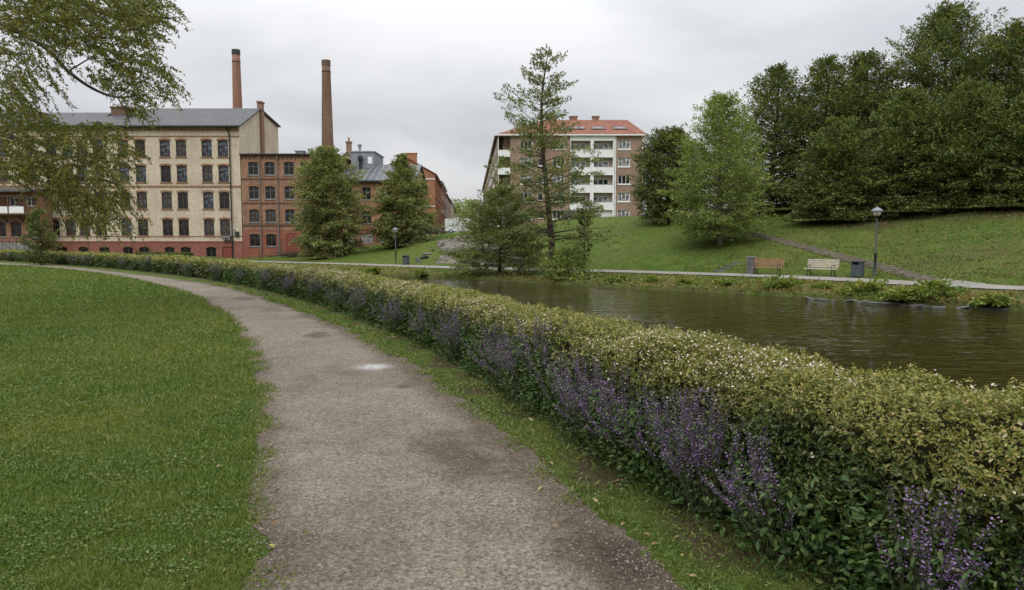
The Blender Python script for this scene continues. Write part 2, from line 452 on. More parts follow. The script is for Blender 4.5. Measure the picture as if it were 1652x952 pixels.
def M_gravel():
    m, nt, b = nodes("gravel_path", 0.85, 0.25)
    co = objco(nt)
    big = noise(nt, co, 0.55, 5, 0.6); mid = noise(nt, co, 3.0, 5, 0.6); fine = noise(nt, co, 45.0, 4, 0.75)
    vo = nt.nodes.new("ShaderNodeTexVoronoi"); vo.inputs["Scale"].default_value = 62.0; nt.links.new(co, vo.inputs["Vector"])
    vo2 = nt.nodes.new("ShaderNodeTexVoronoi"); vo2.inputs["Scale"].default_value = 32.0; nt.links.new(co, vo2.inputs["Vector"])
    c = ramp(nt, big, [(0.3, (0.117, 0.094, 0.066)), (0.5, (0.170, 0.142, 0.105)), (0.75, (0.213, 0.181, 0.137))])
    c = mixc(nt, 0.4, c, ramp(nt, mid, [(0.3, (0.3, 0.29, 0.28)), (0.7, (0.7, 0.7, 0.7))]), 'OVERLAY')
    c = mixc(nt, 0.9, c, ramp(nt, fine, [(0.34, (0.2, 0.2, 0.2)), (0.66, (0.8, 0.8, 0.8))]), 'OVERLAY')
    c = mixc(nt, 0.4, c, ramp(nt, noise(nt, co, 16.0, 4, 0.7, 1.2), [(0.38, (0.25, 0.25, 0.25)), (0.62, (0.75, 0.75, 0.75))]), 'OVERLAY')
    spk = nt.nodes.new("ShaderNodeSeparateXYZ"); nt.links.new(vo.outputs["Color"], spk.inputs[0])
    c = mixc(nt, mth(nt, 'MULTIPLY', ramp(nt, spk.outputs[0], [(0.55, (0, 0, 0)), (0.95, (1, 1, 1))]), 0.45), c, (0.30, 0.27, 0.24))
    c = mixc(nt, mth(nt, 'MULTIPLY', ramp(nt, spk.outputs[1], [(0.7, (0, 0, 0)), (0.95, (1, 1, 1))]), 0.6), c, (0.075, 0.06, 0.048))
    damp = ramp(nt, noise(nt, objco(nt, (1, .55, 1)), 0.75, 4, 0.55, 0.4), [(0.58, (0, 0, 0)), (0.70, (1, 1, 1))])
    c = mixc(nt, mth(nt, 'MULTIPLY', damp, 0.5), c, mixc(nt, 1.0, c, (0.5, 0.45, 0.4), 'MULTIPLY'))
    for (sx, sy, rx_, ry_, am, ag) in STAINS:
        mp = nt.nodes.new("ShaderNodeMapping"); mp.vector_type = 'TEXTURE'
        mp.inputs["Location"].default_value = (sx, sy, 0); mp.inputs["Rotation"].default_value = (0, 0, ag); mp.inputs["Scale"].default_value = (rx_, ry_, 1)
        nt.links.new(co, mp.inputs[0])
        ln = nt.nodes.new("ShaderNodeVectorMath"); ln.operation = 'LENGTH'; nt.links.new(mp.outputs[0], ln.inputs[0])
        dd = mth(nt, 'ADD', ln.outputs["Value"], mth(nt, 'MULTIPLY', mth(nt, 'SUBTRACT', noise(nt, co, 3.5, 5, .65), .5), 1.5))
        st = ramp(nt, dd, [(0.45, (1, 1, 1)), (1.0, (0, 0, 0))])
        c = mixc(nt, mth(nt, 'MULTIPLY', st, am), c, mixc(nt, 1.0, c, (0.42, 0.37, 0.32), 'MULTIPLY'))
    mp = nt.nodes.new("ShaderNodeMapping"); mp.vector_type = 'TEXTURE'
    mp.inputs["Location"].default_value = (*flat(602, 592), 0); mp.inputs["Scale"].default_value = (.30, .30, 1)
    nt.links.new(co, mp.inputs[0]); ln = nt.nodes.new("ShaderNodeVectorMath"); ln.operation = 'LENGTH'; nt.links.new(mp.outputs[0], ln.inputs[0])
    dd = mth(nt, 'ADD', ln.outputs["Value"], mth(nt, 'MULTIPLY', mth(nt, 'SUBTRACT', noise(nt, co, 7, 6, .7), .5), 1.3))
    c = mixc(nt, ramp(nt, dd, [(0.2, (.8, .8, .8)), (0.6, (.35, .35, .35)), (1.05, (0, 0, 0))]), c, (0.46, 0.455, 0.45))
    edge = ramp(nt, mth(nt, 'ADD', attr(nt, 'edge'), mth(nt, 'MULTIPLY', mth(nt, 'SUBTRACT', noise(nt, co, 2.6, 5, 0.7), 0.5), 1.1)), [(0.35, (0, 0, 0)), (0.9, (1, 1, 1))])
    c = mixc(nt, mth(nt, 'MULTIPLY', edge, 0.8), c, mixc(nt, 1.0, c, (0.48, 0.42, 0.36), 'MULTIPLY'))
    nt.links.new(c, b.inputs["Base Color"])
    h = mth(nt, 'ADD', mth(nt, 'MULTIPLY', vo2.outputs["Distance"], 0.5), mth(nt, 'ADD', mth(nt, 'MULTIPLY', vo.outputs["Distance"], 0.4), mth(nt, 'MULTIPLY', fine, 0.6)))
    bump(nt, b, h, 0.9, 0.03)
    return m
def M_water():
    m, nt, b = nodes("river_water", 0.03, 0.4)
    b.inputs["Base Color"].default_value = (0.024, 0.0185, 0.006, 1)
    b.inputs["IOR"].default_value = 1.30
    co = objco(nt)
    mp = nt.nodes.new("ShaderNodeMapping"); mp.inputs["Rotation"].default_value = (0, 0, math.radians(14)); mp.inputs["Scale"].default_value = (0.5, 1.25, 1)
    nt.links.new(co, mp.inputs[0])
    a = noise(nt, mp.outputs[0], 1.5, 3, 0.5, 0.5); c2 = noise(nt, mp.outputs[0], 3.4, 2, 0.5, 0.3)
    calm = ramp(nt, noise(nt, co, 0.12, 2, 0.5), [(0.40, (0.45, 0.45, 0.45)), (0.68, (1.3, 1.3, 1.3))])
    h = mth(nt, 'MULTIPLY', mth(nt, 'ADD', a, mth(nt, 'MULTIPLY', c2, 0.4)), calm)
    bump(nt, b, h, 1.0, 0.075)
    return m
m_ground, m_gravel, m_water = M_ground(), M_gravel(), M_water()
m_asphalt = M_plain("pale_asphalt", (0.205, 0.192, 0.172), 0.9, 0.2, 0.2, 1.2, 0, 0.3)
def _sp(px, d): return ((px - CX) / F * d, d)
SCREE = np.array([hit(703, 425, 30)[:2], hit(790, 429, 30)[:2], hit(850, 427, 30)[:2], _sp(846, 62), _sp(815, 76), _sp(752, 84), _sp(704, 81), _sp(716, 72)])
# ------------------------------------------------------------------ ground sheet
def axis(lo, hi, step, out, far):
    a = list(np.arange(lo, hi + 1e-6, step)); s = step
    L = [a[0]]; 
    while L[-1] > -far: s *= out; L.append(L[-1] - s)
    s = step; R = [a[-1]]
    while R[-1] < far: s *= out; R.append(R[-1] + s)
    return np.array(L[::-1][:-1] + a + R[1:])
gx = axis(-62, 60, .5, 1.25, 1500); gy = axis(-8, 112, .5, 1.25, 1500)
GX, GY = np.meshgrid(gx, gy)
GP = np.stack([GX.ravel(), GY.ravel()], 1)
gzv = ground(GP)
_ps, _ws, _hs = sdist(GP, FP), sdist(GP, FW), sdist(GP, HB)
dirt = np.zeros(len(GP))
dirt += np.where((_ws > -1) & (_ps < -1.7), .62 - .5 * np.clip(_ws / 3.2, 0, 1), 0)
_bb = GP[:, 0] / np.maximum(GP[:, 1], 8)
dirt += (.34 + .36 * sstep(12, 20, _ps)) * sstep(1.8, 3, _ps) * sstep(.30, .46, _bb) * (GP[:, 1] < 90)
dirt += .22 * sstep(1.8, 3, _ps) * (vnoise(GP, .16, 21) > .62) * (GP[:, 1] < 90)
dirt = np.where(inpoly(GP, SCREE), .8, dirt)
dirt = np.where((_hs > -.45) & (_hs < 1.6), .74, dirt)
# the ground sinks a little beneath the two paths so that their sheets lie in it
inn = (sdist(GP, PL) > .55) & (sdist(GP, PR) < -.55)
gzv = gzv - .03 * inn - .12 * (np.abs(_ps) < 1.0)
nxg, nyg = len(gx), len(gy)
ii = (np.arange(nyg - 1)[:, None] * nxg + np.arange(nxg - 1)[None, :]).ravel()
GF = np.stack([ii, ii + 1, ii + nxg + 1, ii + nxg], 1)
g = link_mesh("ground", np_mesh("ground", np.column_stack([GP, gzv]), GF, m_ground, None, True, {'dirt': dirt}))
tag(g, "grassy ground, lawn and hill slopes of the riverside park", kind='structure')
# near gravel path: a strip with ragged edges
def strip(name, A, B, zf, mat, ncross=13, jitter=0.0, lift=.004, seed=1, label=None, kind='structure', edges=True):
    n = len(A); rng = np.random.default_rng(seed)
    t = np.linspace(0, 1, ncross)
    ja = (vnoise(A, 2.2, seed) - .5) * jitter * 2 + (rng.random(n) - .5) * jitter * .7
    jb = (vnoise(B, 2.2, seed + 1) - .5) * jitter * 2 + (rng.random(n) - .5) * jitter * .7
    W_ = unit(B - A)
    A2 = A + W_ * ja[:, None]; B2 = B + W_ * jb[:, None]
    P = A2[:, None, :] * (1 - t)[None, :, None] + B2[:, None, :] * t[None, :, None]
    P = P.reshape(-1, 2)
    V = np.column_stack([P, zf(P) + lift])
    i0 = (np.arange(n - 1)[:, None] * ncross + np.arange(ncross - 1)[None, :]).ravel()
    Fc = np.stack([i0, i0 + 1, i0 + ncross + 1, i0 + ncross], 1)
    e = np.tile(np.abs(t - .5) * 2 + np.where(t > .5, .17, .06), n) ** 3.2
    o = link_mesh(name, np_mesh(name, V, Fc, mat, None, True, {'edge': e}))
    # make sure it faces up
    if o.data.polygons[0].normal.z < 0: o.data.flip_normals()
    tag(o, label, kind=kind)
    return o
def match(A, n=1400):
    return resample(A, n)
# pair the edges of the near path by arc length, resampled densely near the camera
_k = np.concatenate([np.linspace(0, .30, 700), np.linspace(.30, 1, 500)[1:]])
def bylen(P, ks):
    s = np.concatenate([[0], np.cumsum(np.linalg.norm(np.diff(P, axis=0), axis=1))]); s /= s[-1]
    return np.stack([np.interp(ks, s, P[:, k]) for k in (0, 1)], 1)
PLd = bylen(PL, _k); PRd = bylen(PR, _k)
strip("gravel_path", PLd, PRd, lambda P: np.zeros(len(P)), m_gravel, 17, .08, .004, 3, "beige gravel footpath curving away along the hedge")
_pa = FE; _pb = FP * 2 - FE
strip("riverside_path", resample(_pb, 400), resample(_pa, 400), lambda P: path_z(P), m_asphalt, 7, .06, .04, 5, "pale asphalt walkway along the far river bank")
# water
wa = resample(HB, 160); tnw = np.gradient(wa, axis=0); tnw /= np.linalg.norm(tnw, axis=1, keepdims=True)
wa = wa + np.stack([tnw[:, 1], -tnw[:, 0]], 1) * 2.2
wb = resample(FW, 160); tnb = np.gradient(wb, axis=0); tnb /= np.linalg.norm(tnb, axis=1, keepdims=True)
wb = wb + np.stack([tnb[:, 1], -tnb[:, 0]], 1) * .5
wt = strip("river", wa, wb, lambda P: np.full(len(P), WATER), m_water, 12, 0, 0, 1, "dark brown river with small ripples")
# ------------------------------------------------------------------ building materials
m_beige = M_brick("cream_brick", (0.60, 0.52, 0.40), (0.51, 0.435, 0.33), (0.47, 0.41, 0.32), (0.22, 0.17, 0.12), 0.30)
m_beige_side = M_brick("brightened_weathered_cream_brick", (0.70, 0.60, 0.46), (0.54, 0.46, 0.35), (0.52, 0.46, 0.37), (0.24, 0.20, 0.16), 0.4)  # weathered cream brick, painted brighter because the gable gets no sun
m_red = M_brick("old_red_brick", (0.34, 0.18, 0.11), (0.24, 0.122, 0.076), (0.29, 0.21, 0.15), (0.07, 0.05, 0.04), 0.7, 1.0, (0.27, 0.22, 0.17))
m_orange = M_brick("orange_brick", (0.40, 0.165, 0.085), (0.33, 0.14, 0.072), (0.30, 0.19, 0.13), (0.10, 0.06, 0.04), 0.25)
m_brown = M_brick("brown_brick", (0.33, 0.215, 0.15), (0.26, 0.165, 0.118), (0.29, 0.23, 0.19), (0.09, 0.06, 0.05), 0.2)
m_chim = M_brick("chimney_brick", (0.33, 0.185, 0.125), (0.26, 0.145, 0.10), (0.27, 0.19, 0.14), (0.06, 0.045, 0.04), 0.45)
m_redbase = M_brick("red_painted_base", (0.27, 0.108, 0.082), (0.24, 0.095, 0.072), (0.24, 0.105, 0.082), (0.12, 0.06, 0.05), 0.4)
m_trim = M_plain("red_brick_trim", (0.245, 0.135, 0.085), 0.9, 0.1, 0.3, 5)
m_dark = M_plain("black_metal", (0.022, 0.024, 0.026), 0.5, 0.4, 0.2, 4)
m_slate = None
def M_slate(name, c, seam=1.6, axis_=0):
    m, nt, b = nodes(name, 0.55, 0.35)
    t = nt.nodes.new("ShaderNodeTexCoord"); sp = nt.nodes.new("ShaderNodeSeparateXYZ"); nt.links.new(t.outputs["Object"], sp.inputs[0])
    w = mth(nt, 'FRACT', mth(nt, 'MULTIPLY', sp.outputs[axis_], seam))
    line = ramp(nt, w, [(0.0, (1, 1, 1)), (0.12, (1, 1, 1)), (0.16, (0, 0, 0)), (1.0, (0, 0, 0))])
    n = noise(nt, objco(nt), 0.8, 5, 0.65)
    col = ramp(nt, n, [(0.3, tuple(x * .65 for x in c)), (0.7, tuple(x * 1.3 for x in c))])
    nt.links.new(mixc(nt, mth(nt, 'MULTIPLY', line, 0.8), col, tuple(x * 2.8 for x in c)), b.inputs["Base Color"])
    bump(nt, b, line, 0.5, 0.04)
    return m
m_slate = M_slate("dark_sheet_roof", (0.050, 0.051, 0.053))
m_slate2 = M_slate("grey_sheet_roof", (0.075, 0.080, 0.086), 1.2)
def M_tile():
    m, nt, b = nodes("red_roof_tiles", 0.8, 0.2)
    t = nt.nodes.new("ShaderNodeTexCoord"); sp = nt.nodes.new("ShaderNodeSeparateXYZ"); nt.links.new(t.outputs["Object"], sp.inputs[0])
    a = mth(nt, 'FRACT', mth(nt, 'MULTIPLY', mth(nt, 'ADD', sp.outputs[0], mth(nt, 'MULTIPLY', sp.outputs[1], .02)), 3.3))
    z = mth(nt, 'FRACT', mth(nt, 'MULTIPLY', sp.outputs[2], 5.5))
    n = noise(nt, objco(nt), 0.9, 6, 0.7)
    col = ramp(nt, n, [(0.3, (0.14, 0.058, 0.042)), (0.5, (0.205, 0.088, 0.060)), (0.75, (0.28, 0.135, 0.09))])
    sh = ramp(nt, z, [(0.0, (0.6, 0.6, 0.6)), (0.25, (1, 1, 1))])
    nt.links.new(mixc(nt, 0.7, col, sh, 'MULTIPLY'), b.inputs["Base Color"])
    bump(nt, b, mth(nt, 'ADD', a, z), 0.6, 0.05)
    return m
m_tile = M_tile()
m_white = M_plain("white_render", (0.68, 0.68, 0.665), 0.8, 0.2, 0.1, 1.5)
m_whiteframe = M_plain("white_window_paint", (0.72, 0.72, 0.70), 0.5, 0.3, 0.06)
m_brownframe = M_plain("brown_window_paint", (0.085, 0.05, 0.035), 0.6, 0.3, 0.2)
m_greyframe = M_plain("grey_window_paint", (0.16, 0.15, 0.14), 0.6, 0.3, 0.2)
m_reddoor = M_plain("red_door_paint", (0.20, 0.05, 0.035), 0.6, 0.3, 0.15, 2)
m_concrete = M_plain("concrete", (0.33, 0.31, 0.28), 0.9, 0.15, 0.25, 2, 0, 0.3)
m_stone = M_plain("grey_stone", (0.20, 0.195, 0.185), 0.9, 0.15, 0.4, 2.5, 0, 0.5)
m_zinc = M_plain("zinc", (0.20, 0.22, 0.24), 0.5, 0.4, 0.2, 1.2)
m_curtain = M_plain("pale_curtain", (0.55, 0.53, 0.48), 0.9, 0.1, 0.1, 2)
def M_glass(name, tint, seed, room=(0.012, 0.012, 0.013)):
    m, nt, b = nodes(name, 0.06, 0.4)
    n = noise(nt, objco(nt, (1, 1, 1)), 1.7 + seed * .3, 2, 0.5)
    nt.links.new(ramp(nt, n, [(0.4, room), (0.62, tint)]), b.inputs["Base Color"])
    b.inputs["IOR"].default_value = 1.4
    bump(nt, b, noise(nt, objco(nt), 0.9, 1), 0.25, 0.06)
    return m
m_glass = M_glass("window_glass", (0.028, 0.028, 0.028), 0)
m_glass_sky = M_glass("window_glass_painted_sky", (0.13, 0.16, 0.20), 1, (0.02, 0.022, 0.028))  # bluish tint paints the reflected sky into the pane colour
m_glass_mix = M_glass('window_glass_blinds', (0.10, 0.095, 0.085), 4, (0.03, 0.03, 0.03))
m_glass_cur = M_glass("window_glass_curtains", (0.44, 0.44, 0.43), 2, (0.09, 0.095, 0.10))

def rot2(p, a): return (p[0] * math.cos(a) - p[1] * math.sin(a), p[0] * math.sin(a) + p[1] * math.cos(a))
def wall(mb, P0, P1, z0, z1, openings=(), depth=.28, m=0, top=None):
    """brick wall from P0 to P1 seen from its right hand side with real openings (u0,u1,v0,v1) and reveals"""
    P0 = np.array(P0, float); P1 = np.array(P1, float)
    Lw = np.linalg.norm(P1 - P0); u = (P1 - P0) / Lw; n = np.array([u[1], -u[0]])
    us = sorted({0.0, Lw} | {o[0] for o in openings} | {o[1] for o in openings})
    vs = sorted({z0, z1} | {o[2] for o in openings} | {o[3] for o in openings})
    def pt(a, v, d=0.0): q = P0 + u * a - n * d; return (q[0], q[1], v)
    for a, b in zip(us[:-1], us[1:]):
        for c, d in zip(vs[:-1], vs[1:]):
            ca, cc = (a + b) / 2, (c + d) / 2
            if any(o[0] < ca < o[1] and o[2] < cc < o[3] for o in openings): continue
            mb.add([pt(a, c), pt(b, c), pt(b, d), pt(a, d)], [(0, 1, 2, 3)], m)
    for o in openings:
        a, b, c, d = o[:4]; D = o[4] if len(o) > 4 else depth
        mb.add([pt(a, c), pt(a, d), pt(a, d, D), pt(a, c, D)], [(0, 1, 2, 3)], m)
        mb.add([pt(b, d), pt(b, c), pt(b, c, D), pt(b, d, D)], [(0, 1, 2, 3)], m)
        mb.add([pt(a, d), pt(b, d), pt(b, d, D), pt(a, d, D)], [(0, 1, 2, 3)], m)
        mb.add([pt(b, c), pt(a, c), pt(a, c, D), pt(b, c, D)], [(0, 1, 2, 3)], m)
def window_proto(w, h, cols, rows, frame, glass, trim=None, arch=.0, bar=.07, sill=True, transom=None, sillmat=None):
    """returns a free frame object with pane, sill and lintel children; local x = along the wall, -y = outwards, z from the sill up"""
    mb = MB(); d0, d1 = .10, .17
    mb.box((-w / 2, d0, 0), (-w / 2 + bar, d1, h)); mb.box((w / 2 - bar, d0, 0), (w / 2, d1, h))
    mb.box((-w / 2 + bar, d0, 0), (w / 2 - bar, d1, bar)); mb.box((-w / 2 + bar, d0, h - bar), (w / 2 - bar, d1, h))
    for i in range(1, cols):
        x = -w / 2 + w * i / cols; mb.box((x - bar * .4, d0 + .005, bar), (x + bar * .4, d1, h - bar))
    zs = [transom * h] if transom else [h * j / rows for j in range(1, rows)]
    for z in zs: mb.box((-w / 2 + bar, d0 + .01, z - bar * .35), (w / 2 - bar, d1, z + bar * .35))
    fr = mb.build('window', frame)
    pb = MB(); pb.box((-w / 2 + .01, d1 + .003, .01), (w / 2 - .01, d1 + .02, h - .01)); pb.build('pane', glass, fr)
    if sill and trim is not None:
        sb = MB(); sb.box((-w / 2 - .12, -.09, -.14), (w / 2 + .12, .09, -.004)); sb.build('sill', sillmat or trim, fr)
    if arch and trim is not None:
        ab = MB(); n = 8; r0 = w / 2 + .10
        lo = []; hi = []
        for i in range(n + 1):
            t = -1 + 2 * i / n
            lo.append((t * (w / 2 + .001) if abs(t) < 1 else t * r0, h - arch * t * t * 1.0))
            hi.append((t * r0 * 1.03, h + .24 - arch * .75 * t * t))
        for i in range(n):
            a, b, c, d = lo[i], lo[i + 1], hi[i + 1], hi[i]
            ab.add([(a[0], -.03, a[1]), (b[0], -.03, b[1]), (c[0], -.03, c[1]), (d[0], -.03, d[1]),
                    (a[0], .09, a[1]), (b[0], .09, b[1]), (c[0], .09, c[1]), (d[0], .09, d[1])],
                   [(0, 1, 2, 3), (1, 0, 4, 5), (2, 3, 7, 6), (3, 0, 4, 7)[::-1], (1, 2, 6, 5)[::-1]])
        ab.build('lintel', trim, fr)
    return fr
_used = set()
def put_window(proto, root, x, y, z, rotz=0.0):
    loc = (x - root.location.x, y - root.location.y, z - root.location.z)
    if proto.name not in _used:
        _used.add(proto.name); proto.parent = root; proto.location = loc; proto.rotation_euler = (0, 0, rotz); return proto
    return dup_tree(proto, root, loc, rotz)
def root_at(name, label, cat, x, y, z, group=None): return thing(name, label, cat, (x, y, z), 0, group)
def mb_for(root): return MB(tuple(root.location))

# ================================================================== cream brick factory
FY = 96.0
def fx(px, py=323.0): return at(px, py, FY)[0]
def fz(py, px=250.0): return at(px, py, FY)[2]
bx0, bx1 = fx(-140), fx(389)
m_chim2 = M_brick('sooty_chimney_brick', (0.22, 0.135, 0.09), (0.165, 0.10, 0.068), (0.18, 0.12, 0.09), (0.03, 0.027, 0.025), 0.75)
zb, zt = -1.4, fz(205)
fac = root_at("factory_building", "long cream brick factory with dark metal roof and red painted base", "building", (bx0 + bx1) / 2, FY, zb)
cols_px = [-46, -20, 6, 52, 86, 112, 135, 161, 202, 229, 269, 295, 336, 362]
ww, wh = 1.38, 2.25
rows_px = [239.5, 280.5, 323.5, 367]
base_px = [70, 101, 135, 169, 207, 233, 274, 300, 341]
zband = fz(391)
mb = mb_for(fac); ops = []
for py in rows_px:
    for px in cols_px:
        xc = fx(px); zc_ = fz(py); ops.append((xc - ww / 2 - bx0, xc + ww / 2 - bx0, zc_ - wh / 2, zc_ + wh / 2))
wall(mb, (bx0, FY), (bx1, FY), zband, zt, ops)
mb.build('wall', m_beige, fac)
mb = mb_for(fac); ops = []; bw_, bh_ = 1.35, 1.38
for px in base_px:
    xc = fx(px, 405); ops.append((xc - bw_ / 2 - bx0, xc + bw_ / 2 - bx0, fz(414.5), fz(414.5) + bh_))
xd = fx(367, 405); ops.append((xd - .68 - bx0, xd + .68 - bx0, fz(416), fz(398)))
wall(mb, (bx0 - .06, FY - .06), (bx1 + .06, FY - .06), zb, zband, [(o[0] + .06, o[1] + .06, o[2], o[3]) for o in ops])
mb.fbox((bx0 - .06, FY - .06, zband), (1, 0), (0, -1), (0, -.3, 0), (bx1 - bx0 + .12, .05, .16))
mb.build('base', m_redbase, fac)
mb = mb_for(fac); mb.box((xd - .66, FY + .06, fz(416)), (xd + .66, FY + .14, fz(398.2)))
for k in (-.33, .33):
    mb.box((xd + k - .25, FY + .03, fz(416) + .2), (xd + k + .25, FY + .059, fz(416) + .65)); mb.box((xd + k - .25, FY + .03, fz(416) + .8), (xd + k + .25, FY + .059, fz(416) + 1.35))
mb.build('door', m_reddoor, fac)
wp = [window_proto(ww, wh, 2, 3, m_brownframe, gl, m_trim, .16, .10, True, .68) for gl in (m_glass_sky, m_glass, m_glass_mix)]
def wp_i(r, i): return (1, 1, 2, 1, 0, 2, 1)[(r * 5 + i * 3) % 7]
for r, py in enumerate(rows_px):
    for i, px in enumerate(cols_px):
        put_window(wp[(0, 0, 1, 2, 0)[(r * 7 + i * 3) % 5] if r < 2 else wp_i(r, i)], fac, fx(px), FY, fz(py) - wh / 2)
wpb = window_proto(bw_, bh_, 2, 1, m_brownframe, m_glass, m_redbase, .25, .09, False)
for px in base_px: put_window(wpb, fac, fx(px, 405), FY - .06, fz(414.5))
# string courses, dentilled cornice
mb = mb_for(fac)
for py, th, pr in ((302.2, .22, .07), (221, .16, .06), (382, .10, .05)):
    z = fz(py); mb.fbox((bx0, FY, z), (1, 0), (0, -1), (0, -.02, 0), (bx1 - bx0, pr, th))
z = fz(211); mb.fbox((bx0, FY, z), (1, 0), (0, -1), (0, -.02, 0), (bx1 - bx0, .10, .18))
x = bx0
while x < bx1 - .3:
    mb.fbox((x, FY, z + .183), (1, 0), (0, -1), (0, -.02, 0), (.3, .16, .26)); x += .6
mb.fbox((bx0, FY, z + .446), (1, 0), (0, -1), (0, -.02, 0), (bx1 - bx0, .24, zt - z - .446))
mb.build('cornice', m_trim, fac)
# gable end, asymmetrical, receding straight back
ridge_y, back_y = FY + 7.7, FY + 16.0
zr, zbk = 20.15, 19.1
mb = mb_for(fac)
mb.add([(bx1, FY, zb), (bx1, back_y, zb), (bx1, back_y, zbk), (bx1, ridge_y, zr), (bx1, FY, zt)], [(0, 1, 2, 3, 4)])
mb.add([(bx0, FY, zb), (bx0, back_y, zb), (bx0, back_y, zbk), (bx0, ridge_y, zr), (bx0, FY, zt)], [(4, 3, 2, 1, 0)])
mb.add([(bx0, back_y, zb), (bx1, back_y, zb), (bx1, back_y, zbk), (bx0, back_y, zbk)], [(3, 2, 1, 0)])
mb.build('gable_wall', m_beige_side, fac)
mb = mb_for(fac)
e = .35
def slab(mb, a, b, c, d, th=.18):
    mb.add([a, b, c, d] + [(p[0], p[1], p[2] + th) for p in (a, b, c, d)], [(3, 2, 1, 0), (4, 5, 6, 7), (0, 1, 5, 4), (1, 2, 6, 5), (2, 3, 7, 6), (3, 0, 4, 7)])
xm = fx(205, 190)
slab(mb, (fx(95), FY - .55, zt - .03), (bx1 + e, FY - .55, zt - .03), (bx1 + e, ridge_y, zr + .12), (xm, ridge_y, zr + .12))
_k = (zr + .15 - zt) / (ridge_y - FY + .55); slab(mb, (bx0, FY - .50, zt - .09), (fx(150), FY - .50, zt - .09), (fx(150), ridge_y - 1.9, zt - .09 + _k * (ridge_y - 1.4 - FY)), (bx0, ridge_y - 1.9, zt - .09 + _k * (ridge_y - 1.4 - FY)))
slab(mb, (xm, ridge_y + .01, zr + .12), (bx1 + e, ridge_y + .01, zr + .12), (bx1 + e, back_y + .3, zbk), (bx0, back_y + .3, zbk))
rf = mb.build('roof', m_slate, fac)
mb = mb_for(fac); mb.fbox((bx0, FY - .6, zt - .06), (1, 0), (0, -1), (0, 0, 0), (bx1 - bx0 + e, .13, .17)); mb.build('gutter', m_dark, fac)
cxy = at(421, 215, FY + 8.3)
mb = mb_for(fac); mb.box((bx1 + .02, FY + 7.9, 8), (bx1 + .3, FY + 9.0, 21.3)); mb.box((bx1 - .3, FY + 7.85, 20), (bx1 + .018, FY + 9.05, 21.3)); mb.box((bx1 - .38, FY + 7.75, 21.302), (bx1 + .4, FY + 9.1, 21.5)); mb.build('chimney', m_chim, fac)
ca, cb_ = fx(150, 180), fx(178, 180)
mb = mb_for(fac); mb.box((ca, FY + 4.3, zt + 1), (cb_, FY + 6.2, fz(176) + .9)); mb.box((ca - .12, FY + 4.2, fz(176) + .902), (cb_ + .12, FY + 6.3, fz(176) + 1.15)); mb.build('chimney', m_chim2, fac)
px_dn = fx(373, 300)
mb = mb_for(fac); mb.tube([(px_dn - .25, FY - .5, zt - .1), (px_dn - .1, FY - .2, zt - .6), (px_dn, FY - .2, zt - 1.0), (px_dn, FY - .2, zb)], .085, 8); mb.build('downpipe', m_dark, fac)
zz = fz(384, 367); xx = fx(367, 384)
mb = mb_for(fac); mb.box((xx - .5, FY - .45, zz - .3), (xx + .5, FY - .02, zz + .3)); mb.lathe([(.24, 0), (.24, .03)], (xx, FY - .46, zz), 12); mb.build('air_vent', m_greyframe, fac)
# two bits of wall hardware
mb = mb_for(fac); x_, z_ = fx(383, 378), fz(378); mb.box((x_ - .25, FY - .3, z_ - .3), (x_ + .25, FY - .01, z_ + .35)); mb.tube([(x_ - .1, FY - .25, z_ + .3), (x_ - .3, FY - .4, z_ + .6)], .06, 6); mb.build('wall_lamp', m_dark, fac)

# ================================================================== red brick wing, tall part and lower part
rx0, rx1 = bx1 + .08, fx(545)
rzt = fz(250, 440)
red = root_at("brick_building", "four storey old red brick building with flat dark coping", "building", (rx0 + rx1) / 2, FY, -1.4)
rcols = [409.5, 436, 467, 494, 520]; rrows = [271.5, 310.5, 348, 387.5]; rw, rh = 1.35, 1.72
zb2 = fz(370.5, 440)
mb = mb_for(red); ops = []
for py in rrows[:3]:
    for px in rcols: xc = fx(px); ops.append((xc - rw / 2 - rx0, xc + rw / 2 - rx0, fz(py) - rh / 2, fz(py) + rh / 2))
wall(mb, (rx0, FY + .05), (rx1, FY + .05), zb2, rzt, ops); mb.build('wall', m_red, red)
mb = mb_for(red); ops = []
for px in rcols:
    if px == 467: continue
    xc = fx(px); ops.append((xc - rw / 2 - rx0, xc + rw / 2 - rx0, fz(387.5) - .8, fz(387.5) + .85))
xd = fx(470, 390); ops.append((xd - .66 - rx0, xd + .66 - rx0, fz(407), fz(376.5)))
zpl = fz(396.5, 440)
wall(mb, (rx0, FY - .01), (rx1, FY - .01), -1.4, zb2, ops)
mb.build('base', M_brick("red_washed_brick", (0.30, 0.10, 0.065), (0.25, 0.09, 0.058), (0.22, 0.11, 0.08), (0.08, 0.05, 0.045), 0.5, 1.0, (0.13, 0.09, 0.075)), red)
mb = mb_for(red); mb.box((xd - .64, FY + .05, fz(407) + .01), (xd + .64, FY + .12, fz(376.5) - .01)); mb.box((xd - .02, FY + .03, fz(407) + .05), (xd + .02, FY + .049, fz(376.5) - .5))
for k in (-.32, .32): mb.box((xd + k - .2, FY + .03, fz(407) + .2), (xd + k + .2, FY + .049, fz(407) + .9))
dr = mb.build('door', m_reddoor, red)
mb = mb_for(red); mb.box((xd + .12, FY + .028, fz(392)), (xd + .5, FY + .047, fz(384))); mb.build('pane', m_glass_sky, dr)
wr = window_proto(rw, rh, 2, 2, m_greyframe, m_glass, m_trim, .14, .075, True, .62, m_stone)
wr_b = window_proto(rw, rh, 2, 2, m_brownframe, m_glass_mix, m_trim, .14, .075, True, .62, m_stone)
for py in rrows[:3]:
    for px in rcols: put_window((wr, wr_b, wr)[int(px * 7 + py * 3) % 3], red, fx(px), FY + .05, fz(py) - rh / 2)
wr2 = window_proto(rw, 1.65, 2, 2, m_brownframe, m_glass, m_trim, .14, .075, True, .62, m_stone)
